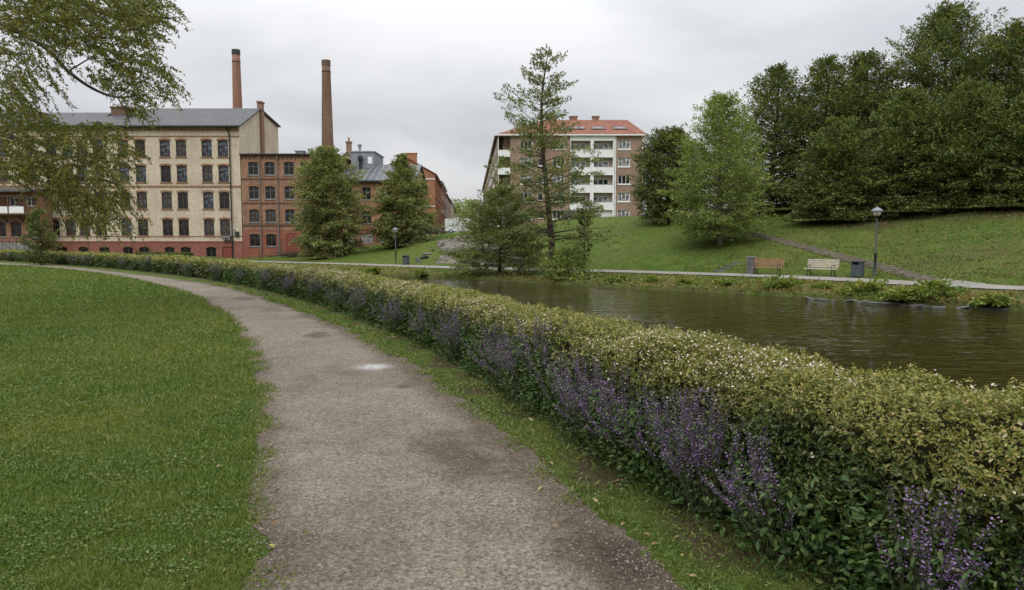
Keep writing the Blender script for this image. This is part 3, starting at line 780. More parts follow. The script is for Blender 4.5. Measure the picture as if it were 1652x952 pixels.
for px in rcols:
    if px != 467: put_window(wr2, red, fx(px), FY - .01, fz(387.5) - .8)
mb = mb_for(red)
mb.box((rx0 - .1, FY - .3, rzt), (rx1 + .15, FY + 12.3, rzt + .16)); mb.build('roof', m_dark, red)
mb = mb_for(red)
for py, th, pr in ((253.5, .26, .09), (290, .2, .06), (329, .2, .06), (365, .25, .08)):
    z = fz(py); mb.fbox((rx0, FY + .05, z), (1, 0), (0, -1), (0, -.02, 0), (rx1 - rx0, pr, th))
x = rx0
while x < rx1 - .3:
    mb.fbox((x, FY + .05, fz(253.5) - .24), (1, 0), (0, -1), (0, -.02, 0), (.25, .085, .237)); x += .55
mb.build('cornice', M_plain("sooty_brick_trim", (0.13, 0.07, 0.045), 0.9, 0.1, 0.35, 5), red)
mb = mb_for(red); wall(mb, (rx1, FY + .05), (rx1, FY + 12), -1.4, rzt); wall(mb, (rx1, FY + 12), (rx0, FY + 12), -1.4, rzt); mb.build('wall', m_red, red)
for px in (420, 449):
    mb = mb_for(red); x_ = fx(px); mb.tube([(x_, FY - .14, rzt - .1), (x_, FY - .14, -1.2)], .075, 8); mb.build('downpipe', m_greyframe, red)
vx = at(485, 243, FY + 5)
mb = mb_for(red); mb.box((vx[0] - .55, FY + 4.4, rzt + .1), (vx[0] + .55, FY + 5.6, rzt + 1.0)); mb.box((vx[0] - .68, FY + 4.3, rzt + 1.002), (vx[0] + .68, FY + 5.7, rzt + 1.12)); mb.build('roof_vent', m_zinc, red)
# lower wing to the right
lx0, lx1 = rx1 + .06, fx(668)
lzt = fz(293, 600)
low = root_at("brick_wing", "lower brick wing with sloping dark metal roof behind two trees", "building", (lx0 + lx1) / 2, FY, -1.0)
lcols = [560, 591, 622, 652]
mb = mb_for(low); ops = []
for py in (312, 350):
    for px in lcols: xc = fx(px); ops.append((xc - .62 - lx0, xc + .62 - lx0, fz(py) - .85, fz(py) + .85))
zlb = fz(371, 600)
wall(mb, (lx0, FY + .1), (lx1, FY + .1), zlb, lzt, ops); mb.build('wall', M_brick("light_red_brick", (0.36, 0.17, 0.095), (0.29, 0.135, 0.075), (0.30, 0.20, 0.13), (0.09, 0.06, 0.05), 0.35), low)
mb = mb_for(low); ops = []
for px in lcols: xc = fx(px); ops.append((xc - .85 - lx0, xc + .85 - lx0, fz(393), fz(376.5)))
wall(mb, (lx0, FY + .03), (lx1, FY + .03), -1.4, zlb, ops)
mb.fbox((lx0, FY + .03, zlb), (1, 0), (0, -1), (0, -.3, 0), (lx1 - lx0, .08, .16)); mb.build('base', m_redbase, low)
wl1 = window_proto(1.24, 1.7, 2, 2, m_greyframe, m_glass, m_trim, .14, .08, True, .62, m_stone)
for py in (312, 350):
    for px in lcols: put_window(wl1, low, fx(px), FY + .1, fz(py) - .85)
for px in lcols:
    mb = mb_for(low); xc = fx(px); mb.box((xc - .84, FY + .16, fz(393)), (xc + .84, FY + .22, fz(376.6))); mb.build('shutter', m_stone, low)
mb = mb_for(low)
slab(mb, (lx0 - .1, FY - .35, lzt), (lx1 + .3, FY - .35, lzt), (lx1 + .3, FY + 6.5, lzt + 2.75), (lx0 - .1, FY + 6.5, lzt + 2.75))
slab(mb, (lx0 - .1, FY + 6.51, lzt + 2.75), (lx1 + .3, FY + 6.51, lzt + 2.75), (lx1 + .3, FY + 13, lzt), (lx0 - .1, FY + 13, lzt)); mb.build('roof', m_slate2, low)
mb = mb_for(low); mb.add([(lx1, FY + .1, -1), (lx1, FY + 12.8, -1), (lx1, FY + 12.8, lzt), (lx1, FY + 6.5, lzt + 2.7), (lx1, FY + .1, lzt)], [(0, 1, 2, 3, 4)]); mb.build('gable_wall', m_red, low)
mb = mb_for(low); mb.fbox((lx0, FY - .36, lzt - .08), (1, 0), (0, -1), (0, 0, 0), (lx1 - lx0 + .3, .13, .15)); mb.build('gutter', m_dark, low)
# grey sheet metal penthouse on the wing's ridge
pa, pb_, pq = at(569, 258, FY + 6), at(606, 258, FY + 6), at(606, 247, FY + 6)
mb = mb_for(low); mb.box((pa[0], FY + 5, lzt + 1.5), (pb_[0], FY + 12, pq[2])); mb.box((pa[0] - .12, FY + 4.9, pq[2] + .002), (pb_[0] + .14, FY + 12.1, pq[2] + .16))
pent = mb.build('penthouse', m_zinc, low)
q = at(597, 259, FY + 5); mb = mb_for(low); mb.box((q[0] - .3, FY + 4.95, q[2] - .45), (q[0] + .3, FY + 4.995, q[2] + .5)); mb.build('window', m_whiteframe, pent)
q = at(580.5, 246, FY + 6); mb = mb_for(low); mb.lathe([(.16, -.3), (.16, .5), (.3, .8), (.3, 1.0)], (q[0], FY + 6, pq[2] + .2), 12); mb.build('vent_pipe', m_zinc, pent)
q = at(581, 262, FY + 4.6); mb = mb_for(low); mb.lathe([(.18, -1.2), (.18, .2), (.34, .3), (.34, .8), (.15, 1.0)], (q[0], FY + 4.6, q[2]), 12); mb.build('vent_pipe', m_dark, low)
# pale gabled house behind
hy = FY + 9.0
h0, h1, ha = at(540, 270, hy), at(579, 270, hy), at(560, 246.5, hy)
hb = root_at("gabled_house", "pale rendered gable with brick chimney behind the brick wing", "house", (h0[0] + h1[0]) / 2, hy, 0)
mb = mb_for(hb); mb.add([(h0[0], hy, 0), (h1[0], hy, 0), (h1[0], hy, h1[2]), (ha[0], hy, ha[2]), (h0[0], hy, h0[2])], [(0, 1, 2, 3, 4)])
mb.add([(h1[0], hy, 0), (h1[0], hy + 9, 0), (h1[0], hy + 9, h1[2]), (h1[0], hy, h1[2])], [(0, 1, 2, 3)]); mb.build('wall', M_plain("pinkish_render", (0.36, 0.29, 0.235), 0.9, 0.1, 0.15, 1), hb)
mb = mb_for(hb); slab(mb, (h1[0] + .25, hy - .2, h1[2] - .2), (h1[0] + .25, hy + 9, h1[2] - .2), (ha[0], hy + 9, ha[2] + .05), (ha[0], hy - .2, ha[2] + .05), .15)
slab(mb, (ha[0] - .01, hy - .2, ha[2] + .05), (ha[0] - .01, hy + 9, ha[2] + .05), (h0[0] - .25, hy + 9, h0[2] - .2), (h0[0] - .25, hy - .2, h0[2] - .2), .15); mb.build('roof', m_slate2, hb)
q = at(563, 232, hy + 1); mb = mb_for(hb); mb.box((q[0] - .33, hy + .6, ha[2] - .8), (q[0] + .33, hy + 1.3, q[2] + .1)); mb.box((q[0] - .42, hy + .5, q[2] + .102), (q[0] + .42, hy + 1.4, q[2] + .3)); mb.lathe([(.14, 0), (.12, .6)], (q[0], hy + .95, q[2] + .3), 10); mb.build('chimney', m_chim, hb)

# ================================================================== tall chimneys
def stack(px_t, w_t, y_t, px_b, w_b, y_b, Y, label, m):
    t = at(px_t, y_t, Y); b = at(px_b, y_b, Y); k = Y / F
    r1, r0 = w_t * k / 2, w_b * k / 2
    zb0 = 0.0; r_g = r0 + (r0 - r1) * (b[2] - zb0) / (t[2] - b[2])
    o = root_at("factory_chimney", label, "chimney", b[0], Y, zb0, "tall factory chimneys")
    mb = MB(); n = 26
    mb.lathe([(r_g + (r1 - r_g) * i / n, (t[2] - .9) * i / n) for i in range(n + 1)], (0, 0, 0), 28); s_ = mb.build('shaft', m, o, True)
    # lean of the stack: the photo shows it tapering more on one side
    mb = MB(); mb.lathe([(r1, t[2] - .898), (r1 + .05, t[2] - .895), (r1 + .05, t[2] - .05), (r1 * .8, t[2]), (r1 * .74, t[2] - .5)], (0, 0, 0), 28); mb.build('cap', m_dark if 'band' in label else m_chim2, o)
    for zf in (.985, .94):
        mb = MB(); mb.lathe([(r1 + .012 + (1 - zf) * (r_g - r1), t[2] * zf - .06), (r1 + .05 + (1 - zf) * (r_g - r1), t[2] * zf - .06), (r1 + .05 + (1 - zf) * (r_g - r1), t[2] * zf + .02), (r1 + .012 + (1 - zf) * (r_g - r1), t[2] * zf + .02)], (0, 0, 0), 28); mb.build('iron_band', m_dark, o)
m_chim1 = M_brick("red_chimney_brick", (0.32, 0.155, 0.105), (0.25, 0.12, 0.085), (0.27, 0.18, 0.14), (0.08, 0.055, 0.05), 0.55)
stack(380.5, 12, 80, 383.5, 15, 183, 122.0, "tall red brick factory chimney with dark top band, behind the cream factory", m_chim1)
stack(524.5, 13, 97, 528.5, 18.5, 230, 114.0, "tall sooty brown brick factory chimney rising behind the tree by the red brick building", m_chim2)

# ================================================================== brick house with balcony, far left
HY2 = 92.6
def lx(px, py=350): return at(px, py, HY2)[0]
def lz(py): return at(30, py, HY2)[2]
a0, a1 = lx(-130), lx(58)
bal = root_at("balcony_annex", "low old brick annex with white balcony and arched ground floor windows", "building", (a0 + a1) / 2, HY2, -1.2)
mb = mb_for(bal); ops = []
acol = [-106, -65, -24.0, 1, 25.5, 53]
for px in (-35, -8, 24, 51): xc = lx(px); ops.append((xc - .62 - a0, xc + .62 - a0, lz(333), lz(318)))
for px in (-35, 0, 25, 53): xc = lx(px); ops.append((xc - .68 - a0, xc + .68 - a0, lz(382), lz(357)))
wall(mb, (a0, HY2), (a1, HY2), lz(392), lz(309), ops); wall(mb, (a1, HY2), (a1, FY - .02), -1.2, lz(309)); mb.build('wall', M_brick("dull_orange_brick", (0.30, 0.15, 0.085), (0.24, 0.12, 0.07), (0.25, 0.17, 0.12), (0.08, 0.06, 0.05), 0.4), bal)
mb = mb_for(bal); mb.box((a0, HY2 - .5, -1.2), (a1 + .1, HY2 - .002, lz(392))); mb.build('plinth', m_stone, bal)
wv = window_proto(1.24, lz(318) - lz(333), 2, 1, m_whiteframe, m_glass, m_trim, .1, .1, False)
for px in (-35, -8, 24, 51): put_window(wv, bal, lx(px), HY2, lz(333))
wv = window_proto(1.36, lz(357) - lz(382), 2, 2, m_brownframe, m_glass, m_trim, .22, .1, True, .62, m_stone)
for px in (-35, 0, 25, 53): put_window(wv, bal, lx(px), HY2, lz(382))
mb = mb_for(bal)
mb.box((a0, HY2 - 1.4, lz(347.5)), (a1, HY2 - .002, lz(345.3)))
bc = mb.build('balcony', m_brownframe, bal)
mb = mb_for(bal); xs_ = list(np.linspace(a0, lx(52), 8))
for p_, q_ in zip(xs_[:-1], xs_[1:]): mb.box((p_ + .1, HY2 - 1.42, lz(345) + .03), (q_ - .1, HY2 - 1.34, lz(334)))
mb.build('balcony_panel', m_white, bc)
mb = mb_for(bal)
for p_ in xs_: mb.box((p_ - .06, HY2 - 1.4, lz(345.3)), (p_ + .06, HY2 - 1.3, lz(318)))
mb.box((a0, HY2 - 1.44, lz(318)), (a1, HY2 - 1.26, lz(316.5))); mb.build('balcony_post', m_brownframe, bc)
for px in (-60, 12, 38):
    mb = mb_for(bal); x_ = lx(px); mb.tube([(x_, HY2 - .05, lz(358)), (x_, HY2 - .5, lz(352)), (x_, HY2 - 1.25, lz(348))], .09, 6); mb.build('bracket', m_brownframe, bal)
mb = mb_for(bal); slab(mb, (a0, HY2 - 1.7, lz(311)), (a1 + .3, HY2 - 1.7, lz(311)), (a1 + .3, FY - .1, lz(303)), (a0, FY - .1, lz(303))); mb.build('roof', m_slate, bal)
mb = mb_for(bal)
for z in (lz(390), lz(384)): mb.tube([(a0, HY2 - 1.6, z), (a1, HY2 - 1.6, z)], .035, 5)
for x_ in np.arange(a0, a1, .9): mb.tube([(x_, HY2 - 1.6, -1.0), (x_, HY2 - 1.6, lz(384))], .03, 5)
tag(mb.build('railing', m_dark), None)
rl = bpy.data.objects['railing']; rl.parent = bal

# ================================================================== apartment block
AY = 115.0
def ax(px): return at(px, 300, AY)[0]
def az(py): return at(930, py, AY)[2]
A0, A1 = ax(803), ax(1038.5)
zE = az(217.5)
apt = root_at("apartment_block", "brown brick apartment block with white balconies and red tiled roof", "building", (A0 + A1) / 2, AY, 3.0)
arow = [233.5, 261.7, 289.8, 318, 346.3]
wcols = [848.5, 901.5, 1006.5]; w_, h_ = 1.95, 1.42
B0, B1 = ax(919.5), ax(991)
bays = [(ax(920.5), ax(952)), (ax(957.5), ax(988.5))]
mb = mb_for(apt); ops = []
for py in arow:
    for px in wcols: xc = ax(px); ops.append((xc - w_ / 2 - A0, xc + w_ / 2 - A0, az(py) - h_ / 2, az(py) + h_ / 2))
    xc = ax(872); ops.append((xc - .45 - A0, xc + .45 - A0, az(py) - .55, az(py) + .55))
ops_l = [o for o in ops if o[1] < B0 - A0]; ops_r = [(o[0] - (B1 - A0), o[1] - (B1 - A0), o[2], o[3]) for o in ops if o[0] > B1 - A0]
cb0 = ax(823)
ops_l = [(o[0] - (cb0 - A0), o[1] - (cb0 - A0), o[2], o[3]) for o in ops_l]
wall(mb, (cb0, AY), (B0, AY), 2.5, zE, ops_l); wall(mb, (B1, AY), (A1, AY), 2.5, zE, ops_r)
wall(mb, (A1, AY), (A1, AY + 14), 2.5, zE); wall(mb, (A1, AY + 14), (A0 + 8, AY + 14), 2.5, zE)
# corner bay behind the corner balconies
wall(mb, (A0 + .9, AY + 1.2), (cb0, AY + 1.2), 2.5, zE); wall(mb, (cb0, AY + 1.2), (cb0, AY), 2.5, zE)
sd_ = np.array([-7.6, 130.0]); sd_ /= np.linalg.norm(sd_)
S0 = np.array([A0, AY]); S1 = S0 + sd_ * 128
m_ap_wall = m_brown
wall(mb, S1, S0 + sd_ * 1.2, 2.5, zE)
mb.build('wall', m_ap_wall, apt)
wa_ = window_proto(w_, h_, 3, 1, m_whiteframe, m_glass_cur, m_white, 0, .085)
wb_ = window_proto(w_, h_, 3, 1, m_whiteframe, m_glass, m_white, 0, .085)
wc_ = window_proto(.9, 1.1, 1, 1, m_whiteframe, m_glass, m_white, 0, .08)
for r, py in enumerate(arow):
    for i, px in enumerate(wcols): put_window(wa_ if (r + 2 * i) % 3 else wb_, apt, ax(px), AY, az(py) - h_ / 2)
    put_window(wc_, apt, ax(872), AY, az(py) - .55)
# street side windows, seen very obliquely
ra = math.atan2(sd_[1], sd_[0]) + PI
sw_ = MB(); sw_.box((-.7, -.05, 0), (.7, .1, 1.4)); sp_ = sw_.build('window', m_whiteframe)
pp = MB(); pp.box((-.6, -.075, .1), (.6, -.053, 1.3)); pp.build('pane', m_glass, sp_)
for k in range(18):
    p = S0 + sd_ * (5 + k * 3.6)
    for py in arow: put_window(sp_, apt, p[0], p[1], az(py) - h_ / 2, ra)
# balcony block
mb = mb_for(apt); back = AY + .95
for b0, b1 in bays: pass
mb.box((B0 + .003, back, 2.5), (B1 - .003, back + .2, zE)); mb.build('balcony_wall', M_plain('pinkish_balcony_wall', (0.46, 0.36, 0.29), .9, .1, .1, 1), apt)
mb = mb_for(apt)
for xa, xb in ((B0 + .004, bays[0][0]), (bays[0][1], bays[1][0]), (bays[1][1], B1 - .004)): mb.box((xa, AY - .12, 2.5), (xb, back - .002, zE - .01))
mb.box((bays[0][0], AY - .1, az(227)), (bays[0][1], back - .003, zE - .012)); mb.box((bays[1][0], AY - .1, az(227)), (bays[1][1], back - .003, zE - .012))
mb.build('balcony_frame', m_white, apt)
par_px = [241, 269.5, 298, 326]
bw = None
wbal = window_proto(2.5, 1.75, 3, 1, m_whiteframe, m_glass_cur, None, 0, .09); wbal2 = window_proto(2.5, 1.75, 3, 1, m_whiteframe, m_glass, None, 0, .09)
for bi, (b0, b1) in enumerate(bays):
    for r, py in enumerate(par_px + [354.5]):
        zt_ = az(py); zb_ = az(py + 13)
        if r < 4:
            mb = mb_for(apt); mb.box((b0 + .003, AY - .1, zb_), (b1 - .003, AY + .02, zt_)); mb.box((b0 + .003, AY + .022, zb_), (b1 - .003, back - .004, zb_ + .18)); bo = mb.build('balcony', m_white, apt)
            mb = mb_for(apt); mb.box((b0 + .006, AY - .13, zt_ + .002), (b1 - .006, AY + .05, zt_ + .07)); mb.build('rail', m_zinc, bo)
        put_window(wbal if (r + bi) % 4 < 3 else wbal2, apt, (b0 + b1) / 2 - .3, back - .21, zt_ - .75)
mb = mb_for(apt); mb.box((bays[1][0] + .02, AY + .3, 2.5), (bays[1][1] - .02, AY + .4, az(338))); mb.build('garage_door', M_plain("white_garage_paint", (0.6, 0.6, 0.58), .6, .3, .05), apt)
# corner balconies on the left corner
for r, py in enumerate(par_px + [354]):
    mb = mb_for(apt); mb.box((A0 + .15, AY - .08, az(py + 12)), (cb0 - .003, AY + .02, az(py + 1))); mb.box((A0 + .15, AY + .022, az(py + 12)), (cb0 - .003, AY + 1.19, az(py + 12) + .2)); mb.build('balcony', m_white, apt)
    put_window(wc_, apt, (A0 + cb0) / 2 + .3, AY + 1.2, az(py) - .2)
mb = mb_for(apt); mb.box((A0 + .003, AY - .05, 2.5), (A0 + .15, AY + 1.19, zE - .005)); mb.build('balcony_frame', m_white, apt)
# roof: hipped at the right, a long wing running back along the street at the left
zR = at(950, 193.5, AY + 7)[2]
R1 = (at(878, 193.5, AY + 7)[0], AY + 7, zR); R2 = (at(1012, 193.5, AY + 7)[0], AY + 7, zR)
E0 = (A0 - .35, AY - .4, zE); E1 = (A1 + .4, AY - .4, zE); E2 = (A1 + .4, AY + 14.4, zE); E3 = (R1[0] + 4, AY + 14.4, zE)
T0 = (S1[0] - .35, S1[1], zE); T1 = (S1[0] + 6.5, S1[1], zR); T2 = (S1[0] + 13, S1[1], zE)
mb = mb_for(apt)
mb.add([E0, E1, R2, R1], [(0, 1, 2, 3)]); mb.add([E1, E2, R2], [(0, 1, 2)]); mb.add([E2, E3, R1, R2], [(0, 1, 2, 3)])
mb.add([E0, R1, T1, T0], [(0, 1, 2, 3)]); mb.add([R1, E3, T2, T1], [(0, 1, 2, 3)]); mb.add([T0, T1, T2], [(0, 1, 2)])
roof = mb.build('roof', m_tile, apt)
mb = mb_for(apt); mb.fbox((E0[0], AY - .40, zE - .17), (1, 0), (0, -1), (0, 0, 0), (E1[0] - E0[0], .14, .19)); mb.fbox((S1[0] - .36, S1[1], zE - .17), -sd_, (-sd_[1] * 1.0, sd_[0]), (0, 0, 0), (128, .16, .19)); mb.build('gutter', m_white, apt)
mb = mb_for(apt); mb.box((E0[0] + .3, AY - .39, zE - .22), (E1[0] - .1, AY - .002, zE - .03)); mb.build('soffit', m_white, apt)
def roof_pt(px, py):
    """point on the front roof slope under a photo pixel"""
    n = np.cross(np.array(E1) - np.array(E0), np.array(R1) - np.array(E0)); d = ray(px, py); o = np.array([0, 0, CAMZ])
    t = ((np.array(E0) - o) @ n) / (d @ n); return o + d * t
sl = math.atan2(zR - zE, 7.4)
for px, w1 in ((926, 2.2), (938, 1.2), (965, 2.3), (1000, 2.3)):
    q = roof_pt(px, 207.5)
    mb = MB(); cs, sn = math.cos(sl), math.sin(sl)
    L1 = 1.25
    P = [(-w1 / 2, 0, 0), (w1 / 2, 0, 0), (w1 / 2, L1 * cs, L1 * sn), (-w1 / 2, L1 * cs, L1 * sn)]
    off = (0, -sn * .12, cs * .12)
    top = [tuple(np.array(p) + np.array(off)) for p in P]
    mb.add(P + top, [(0, 1, 5, 4), (1, 2, 6, 5), (2, 3, 7, 6), (3, 0, 4, 7), (4, 5, 6, 7)])
    o = mb.build('roof_window', m_brownframe, roof, False, tuple(q - np.array(apt.location) - np.array([0, L1 * cs / 2, L1 * sn / 2])))
    mb = MB(); P2 = [(x * .84, y, z) for x, y, z in P]
    c0 = np.array(P2).mean(0); P2 = [tuple(c0 + (np.array(p) - c0) * np.array([1, .8, .8]) + np.array(off) * 1.25) for p in P2]
    mb.add(P2, [(0, 1, 2, 3)]); mb.build('pane', m_glass_sky, roof, False, o.location)
for px, w1 in ((889, 1.6), (925, 1.3), (961, 1.1)):
    q = at(px, 193, AY + 7.6); mb = mb_for(apt); mb.box((q[0] - w1 / 2, AY + 7.2, zR - .6), (q[0] + w1 / 2, AY + 8.1, zR + .55)); mb.box((q[0] - w1 / 2 - .1, AY + 7.1, zR + .552), (q[0] + w1 / 2 + .1, AY + 8.2, zR + .68)); mb.build('chimney', m_chim, apt)
mb = mb_for(apt); x_ = ax(1036); mb.tube([(x_, AY - .1, zE - .1), (x_, AY - .1, 3.0)], .07, 6); mb.build('downpipe', m_white, apt)
mb = mb_for(apt); x_ = ax(992.5); mb.tube([(x_, AY - .1, zE - .1), (x_, AY - .1, 3.0)], .09, 6); mb.build('downpipe', m_white, apt)

# ================================================================== street houses on the other side of the street
st = np.array([-7.6, 130.0]); st /= np.linalg.norm(st); stn = np.array([st[1], -st[0]])
def street_house(name, label, p0, length, width, z0, ze, zr_, m, rows, colsn, front=False):
    r = root_at(name, label, "building", p0[0], p0[1], z0, None)
    p0 = np.array(p0); a = p0; b = p0 + st * length; c = b - stn * width; d = a - stn * width
    mb = mb_for(r); wd = []
    H_ = (ze - z0) / rows
    for i in range(colsn):
        for j in range(rows): u = length * (i + .5) / colsn; wd.append((u - .6, u + .6, z0 + H_ * j + H_ * .3, z0 + H_ * j + H_ * .82))
    wall(mb, a, b, z0, ze, wd)
    fm = (a + d) / 2; km = (b + c) / 2
    mb.add([(d[0], d[1], z0), (a[0], a[1], z0), (a[0], a[1], ze), (fm[0], fm[1], zr_), (d[0], d[1], ze)], [(0, 1, 2, 3, 4)])
    mb.add([(b[0], b[1], z0), (c[0], c[1], z0), (c[0], c[1], ze), (km[0], km[1], zr_), (b[0], b[1], ze)], [(0, 1, 2, 3, 4)])
    mb.build('wall', m, r)
    fr = MB(); hh = H_ * .52; fr.box((-.6, .12, 0), (.6, .18, hh)); fr.box((-.66, -.05, -.08), (.66, .02, -.002)); f = fr.build('window', m_whiteframe if colsn % 2 else m_brownframe)
    pn = MB(); pn.box((-.5, .1, .1), (-.04, .119, hh - .1)); pn.box((.04, .1, .1), (.5, .119, hh - .1)); pn.build('pane', m_glass, f)
    an = math.atan2(st[1], st[0])
    for o in wd:
        q = p0 + st * (o[0] + .6); put_window(f, r, q[0], q[1], o[2], an)
    mb = mb_for(r); e_ = stn * .4
    slab(mb, (*(a + e_ - st * .2), ze - .1), (*(b + e_ + st * .2), ze - .1), (*(km + st * .2), zr_ + .05), (*(fm - st * .2), zr_ + .05))
    slab(mb, (*(fm - st * .2 - stn * .01), zr_ + .05), (*(km + st * .2 - stn * .01), zr_ + .05), (*(c - e_ + st * .2), ze - .1), (*(d - e_ - st * .2), ze - .1))
    mb.build('roof', m_tile if front else m_slate2, r)
    mb = mb_for(r); mb.fbox((a[0], a[1], ze - .25), st, stn, (0, .003, 0), (length, .3, .22))
    for j in range(1, rows): mb.fbox((a[0], a[1], z0 + H_ * j), st, stn, (0, .003, 0), (length, .09, .16))
    mb.build('cornice', m_white if colsn % 2 else m_trim, r)
    if front:
        mb = mb_for(r)
        for v in (.52, .93): mb.fbox((d[0], d[1], z0 + (ze - z0) * v), stn, -st, (0, .003, 0), (width + .06, .07, .18))
        mb.build('cornice', m_white, r)
        q = (a * .6 + d * .4) + st * 3; mb = mb_for(r); mb.box((q[0] - .9, q[1] - .4, ze), (q[0] + .9, q[1] + .4, zr_ + .9)); mb.box((q[0] - 1, q[1] - .5, zr_ + .902), (q[0] + 1, q[1] + .5, zr_ + 1.05)); mb.build('chimney', m_orange, r)
    return r
C0 = np.array([at(702, 340, 125)[0], 125.0])
street_house("corner_house", "orange brick corner house with gable and rows of street windows", C0, 26, 10.5, 1.5, at(702, 282, 125)[2], at(702, 282, 125)[2] + 3.0, m_orange, 3, 8, True)
mm = [M_brick("pink_brick", (0.34, 0.19, 0.14), (0.30, 0.16, 0.12), (0.3, 0.2, 0.16)), M_plain("grey_render", (0.38, 0.34, 0.29), .9, .1, .2, .5), M_plain("beige_render", (0.40, 0.33, 0.26), .9, .1, .2, .5)]
for k, (s0, L_, dz, lab) in enumerate(((26.6, 30, .9, "pinkish brick street house next beyond the orange corner house"), (57.2, 42, .3, "grey rendered street house in the middle of the row"), (99.8, 60, 1.2, "beige rendered street house at the far end of the row"))):
    street_house("street_house", lab, C0 + st * s0, L_, 10.5, 1.5, at(702, 282, 125)[2] + dz, at(702, 282, 125)[2] + dz + 2.6, mm[k], 4, 9 + k)
# street between them
mb = MB(); w_a = C0 + stn * .1 - st * 12; w_b = S0 - stn * .1 - st * 4
def street_z(P): return ground(P)
_sA = np.array([C0 - st * 16 + stn * 2.5, C0 + st * 60 + stn * 2.5, C0 + st * 170 + stn * 2.5]); _sB = _sA + stn * 7.5
strip("street", resample(_sA, 60), resample(_sB, 60), ground, m_asphalt, 5, 0, .06, 2, "grey street leading away between the houses")
# low brick boundary wall and gateway in front of the corner house
wl_ = root_at("boundary_wall", "low brick boundary wall with pale coping beside the corner house", "wall", at(665, 378, 112)[0], 112, 0.5)
w0 = np.array([at(648, 378, 104)[0], 104.0]); w1_ = np.array([at(693, 376, 121)[0], 121.0])
mb = mb_for(wl_); uu = (w1_ - w0) / np.linalg.norm(w1_ - w0); nn = np.array([uu[1], -uu[0]]); LL = np.linalg.norm(w1_ - w0)
mb.fbox((*w0, 0), uu, nn, (0, 0, 0), (LL, .35, 3.3)); mb.build('wall', m_beige_side, wl_)
mb = mb_for(wl_); mb.fbox((*w0, 3.302), uu, nn, (-.05, -.06, 0), (LL + .05, .41, .14)); mb.build('coping', m_concrete, wl_)
# ------------------------------------------------------------------ vegetation materials
m_bark = M_plain("bark", (0.060, 0.048, 0.036), 0.95, 0.1, 0.45, 6, 0, 0.6)
m_bark_pale = M_plain("pale_bark", (0.16, 0.145, 0.12), 0.95, 0.1, 0.4, 5, 0, 0.5)
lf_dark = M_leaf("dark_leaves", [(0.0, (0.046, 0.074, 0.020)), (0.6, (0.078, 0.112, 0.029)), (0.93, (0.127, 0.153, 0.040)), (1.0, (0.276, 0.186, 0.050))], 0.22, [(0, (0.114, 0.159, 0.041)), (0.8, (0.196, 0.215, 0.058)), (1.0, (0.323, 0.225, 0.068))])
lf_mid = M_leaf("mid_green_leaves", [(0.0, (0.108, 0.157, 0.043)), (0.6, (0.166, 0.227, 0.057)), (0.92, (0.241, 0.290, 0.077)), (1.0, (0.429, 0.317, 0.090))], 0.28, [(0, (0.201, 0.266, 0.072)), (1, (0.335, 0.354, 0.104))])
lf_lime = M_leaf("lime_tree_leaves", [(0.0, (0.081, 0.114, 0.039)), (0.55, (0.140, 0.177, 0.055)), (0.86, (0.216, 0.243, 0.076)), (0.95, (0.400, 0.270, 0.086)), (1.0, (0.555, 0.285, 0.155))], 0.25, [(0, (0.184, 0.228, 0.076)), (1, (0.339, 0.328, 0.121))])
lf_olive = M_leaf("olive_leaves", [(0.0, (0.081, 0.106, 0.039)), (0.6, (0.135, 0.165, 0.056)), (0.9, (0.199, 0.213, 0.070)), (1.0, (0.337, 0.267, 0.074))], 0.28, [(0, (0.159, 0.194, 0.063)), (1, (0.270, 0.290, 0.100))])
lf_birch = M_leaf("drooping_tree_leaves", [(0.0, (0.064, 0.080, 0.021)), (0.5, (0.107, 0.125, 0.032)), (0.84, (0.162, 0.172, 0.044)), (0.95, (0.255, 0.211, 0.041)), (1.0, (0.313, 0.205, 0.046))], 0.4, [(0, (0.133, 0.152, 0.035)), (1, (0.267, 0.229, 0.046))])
lf_shrub = M_leaf("shrub_leaves", [(0.0, (0.067, 0.119, 0.021)), (0.6, (0.111, 0.178, 0.033)), (0.95, (0.208, 0.238, 0.051)), (1.0, (0.356, 0.267, 0.075))], 0.3, [(0, (0.194, 0.223, 0.045)), (1, (0.297, 0.283, 0.075))])

